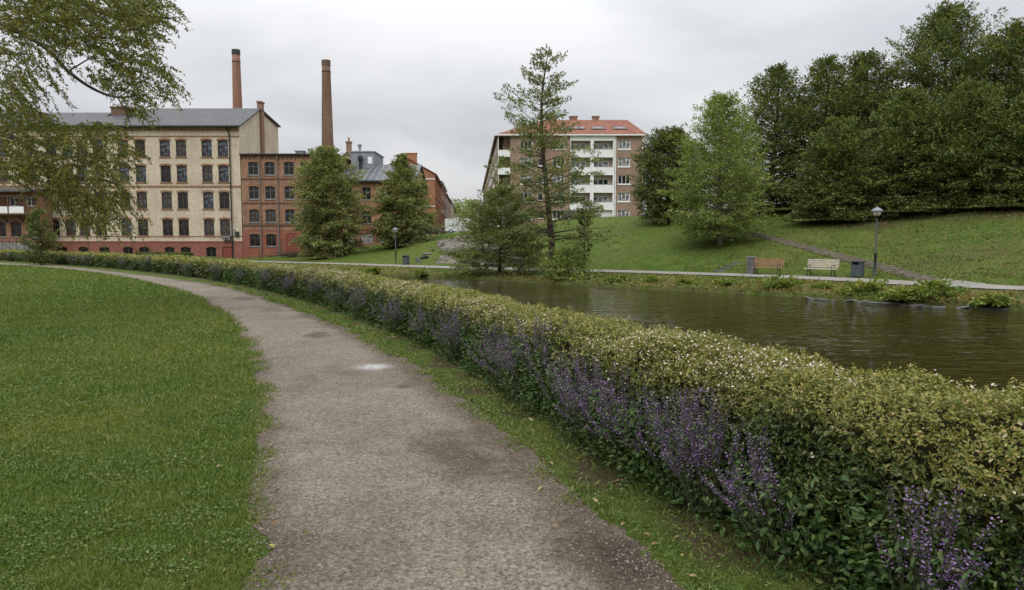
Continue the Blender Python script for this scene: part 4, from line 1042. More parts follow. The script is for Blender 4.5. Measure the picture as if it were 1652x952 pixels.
def tree(name, label, base, height, prof, leafmat, n_limb=70, leaves=9000, lsize=.22, trunk_r=.16, t0=.12, t1=.98, rise=(.15, .75), droop=.12,
         lean=(0, 0), seed=1, group=None, bark=None, clump=.13, flat_=.5, irregular=.3, per=8, cat="tree", wob=.02, lateral=.34, tonevar=.5, density_pow=1.0, dens=1.0, lsc=1.0, bend=None, spike=(.0, 1.3)):
    leaves = int(leaves * dens); lsize = lsize * lsc
    rng = np.random.default_rng(seed)
    root = thing(name, label, cat, base, 0, group)
    mb = MB()
    K = 14; tt = np.linspace(0, 1, K)
    wobx = np.cumsum(rng.normal(0, wob, K)) * height * .25; woby = np.cumsum(rng.normal(0, wob, K)) * height * .25
    wobx -= wobx[0]; woby -= woby[0]
    bx_ = lean[0] * tt ** 1.0 * height + wobx; by_ = lean[1] * tt * height + woby
    if bend is not None: bx_ = np.interp(tt, bend[0], bend[1]) + wobx * .4
    axis_ = np.stack([bx_, by_, tt * height * .98], 1)
    def ax_at(t): return np.array([np.interp(t, tt, axis_[:, k]) for k in range(3)])
    rad = trunk_r * (1 - tt) ** .8 + .012
    rad[0] *= 1.35
    pts = axis_.copy(); pts[0, 2] = -.4
    mb.tube(pts, list(rad), 9)
    pt_, pr_ = np.array([p[0] for p in prof]), np.array([p[1] for p in prof])
    cen, cdir, csz, ctone, cT = [], [], [], [], []
    az0 = rng.random() * 6.28
    for i in range(n_limb):
        t = t0 + (t1 - t0) * ((i + rng.random()) / n_limb) ** density_pow
        R = np.interp(t, pt_, pr_) * (1 + rng.normal(0, irregular * .6))
        R = max(R, .12)
        if rng.random() < irregular * .25: R *= .55
        a = az0 + i * 2.39996 + rng.normal(0, .35)
        up_ = rise[0] + (rise[1] - rise[0]) * t + rng.normal(0, .1)
        p0 = ax_at(max(t - .10 * R / height * 2, .03)); h = np.array([math.cos(a), math.sin(a), 0])
        s = np.linspace(0, 1, 5)
        P = p0 + np.outer(s * R, h) + np.outer(up_ * R * s - droop * R * s * s * 1.6, [0, 0, 1])
        P += rng.normal(0, .035 * R, P.shape) * s[:, None]
        mb.tube(P, list(np.linspace(max(trunk_r * .34 * (1 - t), .012) + .004, .005, 5)), 5, 0, False)
        side = np.array([-h[1], h[0], 0])
        k = max(2, int(per * (.4 + R / max(pr_.max(), .1))))
        for j in range(k):
            sj = min(1.0, .22 + .82 * (j + rng.random()) / k)
            q = np.array([np.interp(sj, s, P[:, c]) for c in range(3)])
            q = q + side * rng.normal(0, lateral * R * (1.05 - sj * .75)) + np.array([0, 0, rng.normal(0, .06 * R) - .05 * R])
            cen.append(q); cdir.append(h + side * rng.normal(0, .5)); csz.append(clump * (pr_.max() * .55 + R * .45) * rng.uniform(.65, 1.25)); ctone.append(rng.random()); cT.append(t)
    cen = np.array(cen); cdir = unit(np.array(cdir)); csz = np.array(csz); ctone = np.array(ctone)
    w = csz ** 1.3; idx = rng.choice(len(cen), leaves, p=w / w.sum())
    along_c = unit(cdir + np.outer(spike[0] + (spike[1] - spike[0]) * np.array(cT) ** 1.5, [0, 0, 1.]) + rng.normal(0, .16, cdir.shape))
    side_c = unit(np.cross(along_c, np.array([0, 0, 1.]) + rng.normal(0, .35, cdir.shape))); nrm_c = np.cross(side_c, along_c)
    flen = csz * 2.5; sA = rng.random(leaves) ** .8; lat = rng.uniform(-1, 1, leaves)
    wdt = .52 * (1 - sA) ** .6 * np.minimum(1, sA * 3 + .25)
    along, side, nrm = along_c[idx], side_c[idx], nrm_c[idx]
    C = cen[idx] + along * (flen[idx] * (sA - .3))[:, None] + side * (flen[idx] * lat * wdt)[:, None] + nrm * (flen[idx] * (rng.normal(0, .05, leaves) - .10 * (lat * wdt * 2) ** 2 - .10 * sA ** 2))[:, None]
    C[:, 2] = np.maximum(C[:, 2], .12)
    D = along * .8 + side * np.sign(lat)[:, None] * .7 + rng.normal(0, .3, (leaves, 3)); D[:, 2] -= .12
    Nn = nrm * .8 + rng.normal(0, .62, (leaves, 3))
    L = lsize * rng.uniform(.6, 1.35, leaves)
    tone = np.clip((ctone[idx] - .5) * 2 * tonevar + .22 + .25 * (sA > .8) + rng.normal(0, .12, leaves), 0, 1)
    mb.build('trunk', bark or m_bark, root, True)
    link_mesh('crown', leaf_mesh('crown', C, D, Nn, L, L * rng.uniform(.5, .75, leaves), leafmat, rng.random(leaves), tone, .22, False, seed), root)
    return root
def spot(px, d):
    X = (px - CX) / F * d * 1.0
    return (X, d, gz(X, d))
# ------------------------------------------------------------------ trees of the far bank
conif = [(0, .5), (.1, .9), (.25, 1.0), (.45, .88), (.65, .6), (.85, .28), (1, .05)]
def P_(prof, R): return [(t, r * R) for t, r in prof]
oval = [(0, .35), (.08, .72), (.2, .93), (.38, 1.0), (.58, .9), (.78, .62), (.92, .32), (1, .08)]
cone = [(0, .3), (.1, .75), (.22, 1.0), (.4, .9), (.6, .62), (.8, .33), (1, .04)]
tree("leafy_tree", "broad bushy tree with russet tinged leaves in front of the red brick building", spot(529, 82), 12.7, P_([(0, .4), (.1, .66), (.25, .9), (.45, 1.0), (.65, .96), (.82, .74), (.93, .42), (1, .1)], 3.5), lf_lime, 190, 64000, .19, .2, .03, .99, (.1, .75), .16, seed=11, clump=.14, irregular=.24, per=12, spike=(-.35, .8))
tree("leafy_tree", "bushy tree with two pointed tops in front of the low brick wing", spot(651, 86), 11.0, P_([(0, .42), (.12, .78), (.28, 1.0), (.48, .98), (.62, .84), (.74, .56), (.86, .26), (1, .03)], 3.35), lf_lime, 190, 58000, .19, .2, .02, .99, (.08, .8), .16, seed=23, clump=.14, irregular=.3, per=12, spike=(-.35, 1.0))
tree("maple_tree", "low spreading maple on the grassy bank beside the riverside path", spot(806, 47.2), 5.9, P_([(0, .8), (.15, .95), (.3, 1.0), (.46, .92), (.66, .72), (.85, .42), (1, .1)], 2.95), lf_olive, 150, 50000, .11, .1, .2, .98, (.0, .75), .14, seed=31, clump=.12, flat_=.42, irregular=.34, per=9)
alder = tree("alder_tree", "tall thin alder with open see through crown on the river bank", spot(893, 43.2), 13.9, P_([(0, .8), (.25, 1.0), (.4, .86), (.55, .8), (.66, .78), (.72, .62), (.82, .6), (.9, .38), (1, .08)], 2.75), lf_olive, 95, 32000, .105, .2, .2, .985, (.05, .5), .08, seed=44, clump=.105, flat_=.5, irregular=.62, per=8, wob=.008, lateral=.28, bend=([0, .15, .35, .6, .8, 1.0], [0, -.12, -.42, -.75, -.8, -.35]))
tree("sapling", "slim dark leafed sapling standing on the bank right of the tall alder", spot(942, 44.0), 4.0, P_([(0, .5), (.3, .75), (.5, .9), (.75, 1.0), (.92, .75), (1, .25)], .46), lf_dark, 40, 3200, .10, .05, .16, .99, (.5, 1.2), .1, seed=52, clump=.2, irregular=.45)
tree("round_tree", "dark round crowned tree on the slope right of the apartment block", spot(1078, 63.5), 8.1, P_([(0, .45), (.1, .7), (.22, .95), (.42, 1.0), (.62, .92), (.8, .68), (.93, .36), (1, .1)], 2.75), lf_dark, 250, 62000, .15, .17, .13, .99, (.1, 1.0), .1, seed=61, clump=.14, irregular=.1, tonevar=.35)
tree("birch_tree", "tall light green cone shaped tree on the slope beside the steps", spot(1160, 51.0), 10.5, P_([(0, .35), (.1, .66), (.2, .92), (.33, 1.0), (.5, .86), (.7, .62), (.85, .4), (.95, .22), (1, .06)], 3.15), lf_mid, 240, 70000, .115, .16, .1, .99, (.1, 1.15), .06, seed=72, clump=.115, irregular=.22, per=11, bark=m_bark_pale)
hb_ = P_([(0, .72), (.06, .92), (.18, 1.0), (.38, .98), (.55, .86), (.72, .62), (.86, .36), (.95, .18), (1, .04)], 1.0)
def big(px, d, h, R, seed, label, n=17000):
    return tree("hornbeam_tree", label, spot(px, d), h, P_(hb_, R), lf_dark, 250, int(n * 4.2), .155, .26, .03, .99, (.02, .95), .1, seed=seed, group="dark broadleaf trees along the top of the slope", clump=.105, flat_=.34, irregular=.26, per=11, tonevar=.7, spike=(-.15, 1.8))
big(1243, 63, 12.6, 4.3, 101, "dark broadleaf tree leftmost in the big row, just behind the light green cone tree")
big(1322, 62, 13.1, 4.2, 102, "dark broadleaf tree second from the left in the big row")
big(1398, 60, 13.0, 4.4, 103, "dark broadleaf tree behind the right hand lamp post, low skirt over the slope", 19000)
big(1345, 53.5, 7.6, 2.9, 107, "smaller dark tree with low hanging boughs at the front of the big row", 11000)
big(1512, 57.5, 16.0, 5.7, 104, "tallest dark broadleaf tree with the highest crown in the big row", 34000)
big(1452, 53.0, 9.0, 3.4, 108, "dense dark tree below and left of the tallest crown", 12000)
big(1606, 55, 13.6, 5.2, 105, "dark broadleaf tree just right of the tallest crown", 21000)
big(1560, 50.5, 8.8, 3.4, 109, "low dark tree in front, between the tallest crown and the frame edge", 12000)
big(1702, 52, 15.6, 4.4, 106, "dark broadleaf tree cut by the right edge of the photo", 17000)
big(1650, 48, 7.6, 2.9, 110, "low dark tree at the far right end of the row", 9000)
# far trees down the street
for px, d, h, R, sd in ((747, 285, 13, 6.5, 121), (763, 270, 12.5, 6, 122)):
    tree("street_tree", "green tree far down the street between the houses" if px < 750 else "green tree at the street's end by the apartment block", spot(px, d), h, P_(oval, R), lf_mid, 40, 2500, .8, .3, .1, .98, (.2, .9), seed=sd, clump=.16, group="far street trees")
tree("garden_shrub", "small round clipped bush at the foot of the apartment block", spot(950, 84), 1.9, P_([(0, .8), (.3, 1), (.7, .9), (1, .3)], 1.35), lf_dark, 40, 2500, .16, .06, .05, .97, (.2, .9), seed=131, clump=.25, irregular=.1, cat="shrub")
tree("dark_shrub", "dark upright shrub standing in front of the far end of the hedge", spot(68, 46.5), 3.6, P_([(0, .9), (.2, 1.0), (.5, .8), (.8, .45), (1, .1)], .95), lf_dark, 50, 5200, .12, .08, .02, .98, (.6, 1.4), seed=132, clump=.2, irregular=.25, cat="shrub")
# bush at the alder's foot and plants along the water's edge
tree("bank_bush", "dense green bush round the foot of the alder at the waterline", (3.3, 42.2, gz(3.3, 42.2) - .1), 1.75, P_([(0, .95), (.25, 1.0), (.55, .85), (.8, .55), (1, .2)], 1.35), lf_mid, 60, 5200, .13, .05, .02, .98, (.2, 1.0), .2, seed=141, clump=.17, irregular=.3, cat="shrub")
rs = random.Random(5)
bank = [(1262, 466, .95), (1395, 474, 1.0), (1500, 481, 1.15), (1172, 461, .6), (1330, 466, .45), (1600, 492, .7), (1050, 456, .55), (1105, 459, .5), (1450, 484, .6), (990, 456, .45), (1005, 452, .4), (600, 440, .6), (560, 440, .5), (680, 443, .5), (760, 445, .5)]
names_ = ["rounded leafy shrub on the river bank below the brown bench", "leafy shrub with pale leaves on the river bank below the litter bin", "largest arching fern like shrub on the river bank near the right edge",
          "small tufted plant on the bank left of the stone post", "low plant on the bank below the grey bench", "low yellowish plant by the edge stones at the far right", "low weedy plant on the bank below the light green tree",
          "low tuft on the bank between maple and steps", "yellow green creeping plant right at the waterline", "low plant right of the sapling on the bank", "small tuft just above the bank plant by the sapling",
          "tawny tuft on the far left bank", "outermost tawny tuft at the left end of the bank", "tuft on the bank below the left lamp", "tuft on the bank left of the maple"]
for i, ((px, py, r), lb) in enumerate(zip(bank, names_)):
    x, y, z = hit(px, py, 20)
    t = tree("bank_plant", lb, (x, y, z - .06), r * .42, P_([(0, .9), (.3, 1.0), (.6, .9), (.85, .6), (1, .3)], r * .72), lf_shrub, 26, int(900 * r + 400), .15, .02, .02, .98, (.5, 1.1), .3, seed=200 + i, clump=.2, irregular=.4, cat="plant", group="plants along the far river bank", per=5)

# ------------------------------------------------------------------ foreground drooping tree, trunk outside the frame on the left
def droop_tree():
    rng = np.random.default_rng(9)
    root = thing("weeping_tree", "drooping tree with yellowing olive leaves hanging into the left of the view", "tree", (-15.2, 17.0, 0))
    o = np.array([-15.2, 17.0, 0])
    def w(px, py, d): return np.array(at(px, py, d)) - o
    mb = MB()
    mb.tube([(0, 0, -.4), (.05, 0, 1), (.1, .1, 3), (.3, 0, 5), (.5, 0, 7.5), (.9, .2, 10.5)], [.36, .27, .24, .2, .15, .06], 12)
    limbs = [([(.25, 0, 4.6)], [(-110, 150, 17), (-20, 92, 16.5), (40, 88, 16)], .06),
             ([(.5, 0, 7.3)], [(-60, 15, 16.2), (60, 68, 15.5), (110, 115, 15.3), (150, 143, 15.2), (190, 157, 15.1), (235, 152, 15.0)], .062),
             ([(.45, 0, 6.9)], [(-60, -60, 15.5), (80, -30, 15.0), (160, 20, 14.6), (230, 25, 14.4), (275, 30, 14.2)], .07),
             ([(.3, 0, 5.2)], [(-80, 190, 16), (20, 222, 15.4), (70, 262, 15.0), (120, 285, 14.8), (165, 290, 14.6), (195, 300, 14.5)], .075),
             ([(.2, 0, 3.6)], [(-90, 270, 17), (-20, 275, 16.4), (40, 300, 16.0), (90, 330, 15.8)], .06),
             ([(.8, .1, 9.6)], [(-40, -160, 16), (90, -120, 15.2), (200, -60, 14.8), (265, 10, 14.5)], .06),
             ([], [(190, 157, 15.1), (205, 185, 15.05), (215, 215, 15.0)], .016), ([], [(110, 115, 15.3), (170, 80, 15.0), (215, 65, 14.8), (262, 80, 14.6)], .016),
             ([], [(70, 262, 15.0), (85, 310, 14.9), (100, 350, 14.8), (118, 385, 14.8)], .03), ([], [(120, 285, 14.8), (140, 330, 14.7), (150, 370, 14.7)], .025)]
    for st_, pp, r in limbs:
        pts = [np.array(p, float) for p in st_] + [w(*p) for p in pp]
        pts = catmull(pts, 5)
        mb.tube(pts, list(np.linspace(r, r * .22, len(pts))), 7)
    # regions of foliage in the tree's own space: (outline, strand count, mean strand length, hang, depth range)
    regs = [([(0, 0), (250, 0), (285, 20), (262, 55), (240, 80), (258, 110), (275, 150), (240, 150), (200, 140), (160, 110), (110, 90), (60, 60), (0, 60)], 540, .8, .55),
            ([(0, -60), (260, -60), (275, 0), (200, 70), (120, 70), (0, 70)], 380, .8, .5),
            ([(0, 55), (70, 62), (110, 90), (90, 150), (62, 155), (30, 130), (0, 120)], 85, .8, 1.0),
            ([(0, 110), (45, 150), (50, 185), (30, 200), (0, 200)], 80, .8, 1.0),
            ([(140, 118), (230, 125), (292, 150), (275, 172), (235, 170), (235, 195), (215, 205), (205, 170), (150, 145)], 110, .55, .8),
            ([(0, 175), (50, 185), (110, 205), (190, 210), (215, 225), (212, 270), (190, 300), (130, 285), (60, 255), (0, 235)], 280, .75, .6),
            ([(0, 225), (60, 250), (90, 275), (60, 300), (0, 295)], 150, .6, .7),
            ([(70, 265), (130, 285), (195, 290), (205, 330), (190, 355), (150, 370), (112, 360), (85, 320)], 205, .8, 1.15),
            ([(62, 270), (100, 300), (105, 345), (70, 330)], 30, .8, 1.1)]
    C, D, N, T = [], [], [], []
    for poly, cnt, ml, hang in regs:
        pol = np.array(poly, float); lo, hi = pol.min(0), pol.max(0); got = 0
        while got < cnt:
            q = rng.uniform(lo, hi, (1, 2))
            if not inpoly(q, pol)[0]: continue
            got += 1
            dpt = rng.uniform(13.2, 17.2)
            p = w(q[0, 0] - 6, q[0, 1] - 10, dpt)
            L = ml * rng.uniform(.5, 1.4)
            out = np.array([rng.normal(.45, .5), rng.normal(0, .5), .25]); out /= np.linalg.norm(out)
            n = int(L / .022); s = np.linspace(0, 1, n)
            path = p + np.outer(s * L * .62, out) + np.outer(-(s ** 1.7) * L * hang * .75, [0, 0, 1]) + np.cumsum(rng.normal(0, .006, (n, 3)), 0)
            mb.tube(path[::max(1, n // 4)], list(np.linspace(.006, .0025, len(path[::max(1, n // 4)]))), 3, 0, False)
            tw = np.gradient(path, axis=0) if n > 1 else np.zeros((n, 3))
            sd_ = rng.normal(0, 1, (n, 3)) + np.array([0, 0, -.55])
            C.append(path + rng.normal(0, .012, (n, 3))); D.append(unit(tw) * .7 + sd_ * .75); N.append(rng.normal(0, 1, (n, 3)) + np.array([0, 0, .6]))
            T.append(np.full(n, np.clip(rng.normal(.25, .3), 0, 1)))
    C, D, N, T = (np.concatenate(a) for a in (C, D, N, T))
    L = rng.uniform(.045, .088, len(C))
    mb.build('trunk', m_bark, root, True)
    link_mesh('crown', leaf_mesh('crown', C, D, N, L, L * rng.uniform(.34, .5, len(C)), lf_birch, rng.random(len(C)), T, .15, False, 5), root)
    print("droop leaves", len(C))
droop_tree()

# ------------------------------------------------------------------ clipped hedge
sH = np.concatenate([[0], np.cumsum(np.linalg.norm(np.diff(HB, axis=0), axis=1))])
tH = np.gradient(HB, axis=0); tH /= np.linalg.norm(tH, axis=1, keepdims=True); nH = np.stack([tH[:, 1], -tH[:, 0]], 1)
def hp(s):
    P = np.stack([np.interp(s, sH, HB[:, k]) for k in (0, 1)], -1); n = np.stack([np.interp(s, sH, nH[:, k]) for k in (0, 1)], -1)
    return P, n
s_first = float(np.interp(0.9, HB[:, 1], sH)); s_last = float(sH[-1] - 4)
# cross section of the hedge: (offset from the front line, height) with outward normals
sec = np.array([(.20, .03), (.12, .25), (.12, .48), (.20, .66), (.33, .75), (.58, .78), (.80, .75), (.92, .62), (.95, .35), (.92, .05)]) * np.array([1, HEDGE_H / .75])
seg = np.concatenate([[0], np.cumsum(np.linalg.norm(np.diff(sec, axis=0), axis=1))]); seglen = seg[-1]
def sec_at(u):
    p = np.stack([np.interp(u, seg, sec[:, k]) for k in (0, 1)], -1)
    q = np.stack([np.interp(np.minimum(u + .03, seglen), seg, sec[:, k]) for k in (0, 1)], -1) - np.stack([np.interp(np.maximum(u - .03, 0), seg, sec[:, k]) for k in (0, 1)], -1)
    q /= np.linalg.norm(q, axis=1, keepdims=True) + 1e-9
    return p, np.stack([-q[:, 1], q[:, 0]], 1)
def hedge_points(s, u, inset):
    P, n = hp(s); c, cn = sec_at(u)
    lump = (vnoise(np.stack([s * 1.6, u * 2.2], 1), 1.0, 7) - .5) * .065 + (vnoise(np.stack([s * 5, u * 6], 1), 1.0, 8) - .5) * .09
    wav = (vnoise(np.stack([s * .35, s * 0], 1), 1.0, 9) - .5) * .08 * (c[:, 1] > .5)
    c = c + cn * (lump - inset)[:, None]; c[:, 1] += wav
    c[:, 1] *= np.interp(P[:, 1], [1.5, 3, 5, 9, 30], [1.13, 1.12, 1.08, 1.01, .98])
    V = np.column_stack([P + n * c[:, :1], np.maximum(c[:, 1], .015)])
    Nn = np.column_stack([n * cn[:, :1], cn[:, 1]])
    return V, Nn, c
hedge_root = thing("clipped_hedge", "long clipped hedge with yellow green top running along the gravel path", "hedge", (*HB[0], 0))
ho = np.array([*HB[0], 0.])
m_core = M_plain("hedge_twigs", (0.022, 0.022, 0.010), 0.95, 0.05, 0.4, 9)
# the twiggy inside
ns = 300; ss = np.concatenate([np.linspace(s_first - 3.8, s_first + 14, 160), np.linspace(s_first + 14, s_last, 160)[1:]]); ns = len(ss)
us = np.linspace(0, seglen, 15)
SS, UU = np.meshgrid(ss, us, indexing='ij')
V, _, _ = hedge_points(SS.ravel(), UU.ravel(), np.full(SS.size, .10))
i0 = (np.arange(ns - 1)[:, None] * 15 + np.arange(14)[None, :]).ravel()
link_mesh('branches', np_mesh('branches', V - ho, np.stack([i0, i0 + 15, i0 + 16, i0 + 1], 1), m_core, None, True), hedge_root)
lf_hedge = M_leaf("hedge_leaves", [(0.0, (0.016, 0.034, 0.008)), (0.5, (0.031, 0.056, 0.012)), (0.9, (0.058, 0.088, 0.021)), (1.0, (0.110, 0.130, 0.042))], 0.25,  # face leaves painted darker for shade, top leaves brighter; yellow is their own colour
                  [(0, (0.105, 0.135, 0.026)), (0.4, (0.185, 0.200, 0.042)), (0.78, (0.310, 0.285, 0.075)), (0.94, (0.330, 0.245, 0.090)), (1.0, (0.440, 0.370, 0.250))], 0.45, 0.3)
def hedge_leaves(s0, s1, dens, lsz, oval_, seed, nm):
    rng = np.random.default_rng(seed)
    n = int((s1 - s0) * seglen * dens)
    R_ = 6; n = n // R_
    s = rng.uniform(s0, s1, n); u = rng.uniform(0, seglen, n)
    keep = (u < seglen * .72) | (rng.random(n) < .35)
    s, u = s[keep], u[keep]; n = len(s)
    ins = np.abs(rng.normal(0, .045, n)) - .018
    stray = rng.random(n) < .025; ins = np.where(stray, -rng.uniform(.02, .055, n), ins)
    s, u, ins = (np.repeat(a_, R_) for a_ in (s, u, ins))
    V, Nn, c = hedge_points(s, u, ins); n = len(s)
    axis_r = unit(Nn + np.repeat(rng.normal(0, .55, (n // R_, 3)), R_, 0) + np.array([0, 0, .25])); ph = np.tile(np.arange(R_) * 2.4, n // R_) + np.repeat(rng.random(n // R_) * 6.28, R_)
    e1_ = unit(np.cross(axis_r, np.array([.3, .7, .2]))); e2_ = np.cross(axis_r, e1_); rad_ = e1_ * np.cos(ph)[:, None] + e2_ * np.sin(ph)[:, None]
    lev = np.tile(np.linspace(-.9, .55, R_), n // R_)
    V = V + axis_r * (lev * lsz * .9)[:, None] + rng.normal(0, .12 * lsz, V.shape)
    _, hn = hp(s)
    Dv = rad_ + axis_r * (.35 + .5 * lev)[:, None] + rng.normal(0, .28, (n, 3))
    Nv = axis_r + rng.normal(0, .28, (n, 3))
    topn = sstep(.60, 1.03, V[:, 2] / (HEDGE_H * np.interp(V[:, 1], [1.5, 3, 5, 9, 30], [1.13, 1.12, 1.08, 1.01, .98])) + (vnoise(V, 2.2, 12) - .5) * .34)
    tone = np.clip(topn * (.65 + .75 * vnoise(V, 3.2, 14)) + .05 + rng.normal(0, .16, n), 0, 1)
    sz = lsz * rng.uniform(.5, 1.45, n) * np.where(topn > .5, .8, 1.1)
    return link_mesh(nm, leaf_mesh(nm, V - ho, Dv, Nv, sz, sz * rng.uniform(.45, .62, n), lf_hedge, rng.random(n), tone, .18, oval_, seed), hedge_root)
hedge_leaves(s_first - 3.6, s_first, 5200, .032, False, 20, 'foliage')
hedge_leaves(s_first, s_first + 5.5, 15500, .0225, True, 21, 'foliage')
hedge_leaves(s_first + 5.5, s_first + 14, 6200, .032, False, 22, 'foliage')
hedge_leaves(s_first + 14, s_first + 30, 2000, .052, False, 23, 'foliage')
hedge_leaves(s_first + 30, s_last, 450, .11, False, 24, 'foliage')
# small whitish blossoms, mostly on the top
m_blossom = M_leaf("small_white_blossom", [(0, (0.386, 0.310, 0.246)), (0.7, (0.570, 0.490, 0.410)), (1, (0.644, 0.516, 0.476))], 0.2)
rng = np.random.default_rng(31); n = 10500
s = s_first + .8 + rng.random(n) ** 1.9 * 26; u = seglen * rng.normal(.44, .10, n); u = np.clip(u, seglen * .2, seglen * .7)
kk = vnoise(np.stack([s * 1.3, u * 3], 1), 1.0, 17) > .47; s, u = s[kk], u[kk]; n = len(s)
V, Nn, _ = hedge_points(s, u, rng.uniform(-.045, -.005, n))
szb = rng.uniform(.009, .019, n) * (1 + (s - s_first) / 40)
link_mesh('blossom', leaf_mesh('blossom', V - ho, rng.normal(0, 1, (n, 3)), Nn + rng.normal(0, .4, (n, 3)), szb, szb * .8, m_blossom, None, None, .1, True, 3), hedge_root)

# ------------------------------------------------------------------ purple flowering perennials in front of the hedge
m_petal = M_leaf("purple_petals", [(0.0, (0.083, 0.044, 0.123)), (0.5, (0.146, 0.083, 0.212)), (0.85, (0.235, 0.142, 0.306)), (1.0, (0.376, 0.252, 0.413))], 0.25)
m_stem = M_plain("flower_stem", (0.055, 0.06, 0.03), 0.8, 0.2, 0.3, 20)
lf_salvia = M_leaf("perennial_leaves", [(0.0, (0.027, 0.057, 0.015)), (0.6, (0.048, 0.088, 0.022)), (0.95, (0.081, 0.125, 0.033)), (1.0, (0.138, 0.150, 0.050))], 0.25)
def salvia_proto(seed, R, Hh, nspike, nleaf):
    rng = np.random.default_rng(seed)
    root = thing("purple_flower_clump", "x", "flowers")
    mb = MB(); C, D, T = [], [], []; LC, LD = [], []
    for i in range(nspike):
        a = rng.random() * 6.28; r = R * math.sqrt(rng.random())
        if i % 3: a = a_prev + rng.normal(0, .3); r = np.clip(r_prev + rng.normal(0, .04), 0, R)
        a_prev, r_prev = a, r
        b0 = np.array([r * .55 * math.cos(a), r * .55 * math.sin(a), 0]); h = Hh * rng.uniform(.5, 1.05)
        tip = np.array([r * 1.35 * math.cos(a) + rng.normal(0, .08), r * 1.35 * math.sin(a) + rng.normal(0, .08), h])
        mid = (b0 + tip) / 2 + np.array([0, 0, .05])
        pts = np.array([b0, mid, tip]); mb.tube(pts, [.0035, .003, .0015], 4, 0, False)
        k = 48; t = np.linspace(.45 + rng.random() * .12, 1, k)
        q = np.stack([np.interp(t, [0, .5, 1], pts[:, c]) for c in range(3)], 1)
        th = np.arange(k) * 2.4 + rng.random() * 6; rr = .021 * (1.1 - (t - .5))
        o_ = np.stack([np.cos(th), np.sin(th), np.full(k, .15)], 1)
        C.append(q + o_ * rr[:, None] * .5); D.append(o_ + rng.normal(0, .3, (k, 3)))
    C = np.concatenate(C); D = np.concatenate(D)
    L = np.random.default_rng(seed).uniform(.0085, .0155, len(C))
    n = nleaf; a = rng.random(n) * 6.28; r = R * 1.05 * np.sqrt(rng.random(n)); z = rng.random(n) ** .8 * Hh * .74
    LC = np.stack([r * np.cos(a), r * np.sin(a), z + .02], 1); z[: n // 3] *= .35; LC[:, 2] = z + .02; LD = np.stack([np.cos(a), np.sin(a), rng.normal(.05, .4, n)], 1) + rng.normal(0, .4, (n, 3))
    mb.build('stems', m_stem, root)
    link_mesh('leaves', leaf_mesh('leaves', LC, LD, np.array([0, 0, 1.]) + rng.normal(0, .5, (n, 3)), rng.uniform(.025, .055, n), rng.uniform(.014, .026, n), lf_salvia, None, None, .2, True, seed), root)
    link_mesh('blossoms', leaf_mesh('blossoms', C, D, rng.normal(0, 1, C.shape), L, L * .7, m_petal, None, None, .15, False, seed), root)
    return root
protos = [salvia_proto(301, .36, .70, 72, 850), salvia_proto(302, .27, .64, 26, 700), salvia_proto(303, .32, .84, 66, 700)]
# where they stand: along the hedge front, measured on the photo at their feet
clumps = [(870, 650, 2, 1.0, "big purple flower clump reaching the hedge top beside the pale patch in the path"), (905, 668, 1, 1.05, "purple flower clump just right of the tallest one, spilling forward"),
          (985, 712, 0, .9, "purple flower clump in the middle of the hedge front"), (1035, 745, 1, .95, "thin purple flower clump between two fuller ones"),
          (1085, 785, 1, 1.08, "full purple flower clump leaning out over the grass verge"), (1155, 830, 2, .82, "purple flower clump at the right end of the full run"),
          (1290, 905, 1, .95, "small lone purple flower clump high on the hedge front"), (1440, 1010, 1, 1.0, "nearest purple flower clump with tall separate spikes at the lower right"),
          (1500, 1060, 1, .8, "low purple flower clump beside the nearest tall one"), (1640, 1160, 1, .55, "dark purple flower clump in the bottom right corner"),
          (950, 690, 2, .78, "short purple flower clump filling the gap right of the tallest clump"), (1010, 728, 2, .8, "purple flower clump tucked behind the thin one in the middle"), (1060, 765, 0, .84, "purple flower clump low on the hedge face before the leaning one"),
          (1120, 808, 2, .8, "purple flower clump between the leaning one and the right end of the full run"), (830, 630, 0, .85, "purple flower clump touching the left side of the tallest one"),
          (790, 606, 1, .95, "slender purple flower clump left of the tallest one"), (745, 582, 2, .85, "bluish flower clump halfway along the hedge"), (700, 558, 1, .9, "bluish flower clump further along, opposite the dark path stain"),
          (655, 538, 0, .85, "grey purple flower clump near the river's left end"), (600, 515, 2, .85, "grey purple flower clump where the hedge narrows"), (560, 502, 0, .85, "faded purple flower clump among far perennials"), (520, 489, 2, .85, "faded flower clump close to the hedge bend"),
          (480, 478, 0, .9, "small faded flower clump at the hedge bend")]
first = set()
def put_clump(px, py, k, sc, lb, i):
    x, y = flat(px, py); d = sdist([(x, y)], HB)[0]
    s_ = float(np.interp(y, HB[:, 1], sH)); P, n = hp(np.array([s_])); P = P[0] + n[0] * .07
    o = protos[k]
    loc = (P[0], P[1], 0)
    if k not in first:
        first.add(k); o.location = loc; o.rotation_euler = (0, 0, i * 1.7); o.scale = (sc,) * 3; o['label'] = lb; o['group'] = "purple flowers along the hedge"
    else: dup_tree(o, None, loc, i * 1.7, lb, "purple flowers along the hedge", sc)
for i, c_ in enumerate(clumps): put_clump(*c_, i)
# far end of the border: silvery lavender plants seen as one band of separate tufts
for i, px in enumerate((15, 40, 95, 118, 140, 168, 200, 232, 268, 305, 345, 385, 425)):
    py = np.interp(px, [0, 100, 200, 300, 400, 500], [420.5, 427, 435, 446, 462, 486])
    put_clump(px, py, (0, 2, 1)[i % 3], 1.0, ("%s flower clump along the hedge's far end, %s" % (("greyish purple", "silvery", "faded")[i % 3], ("just left of the dark upright shrub", "in front of the cream factory", "towards the bend of the path")[0 if px < 60 else 1 if px < 330 else 2])), i)
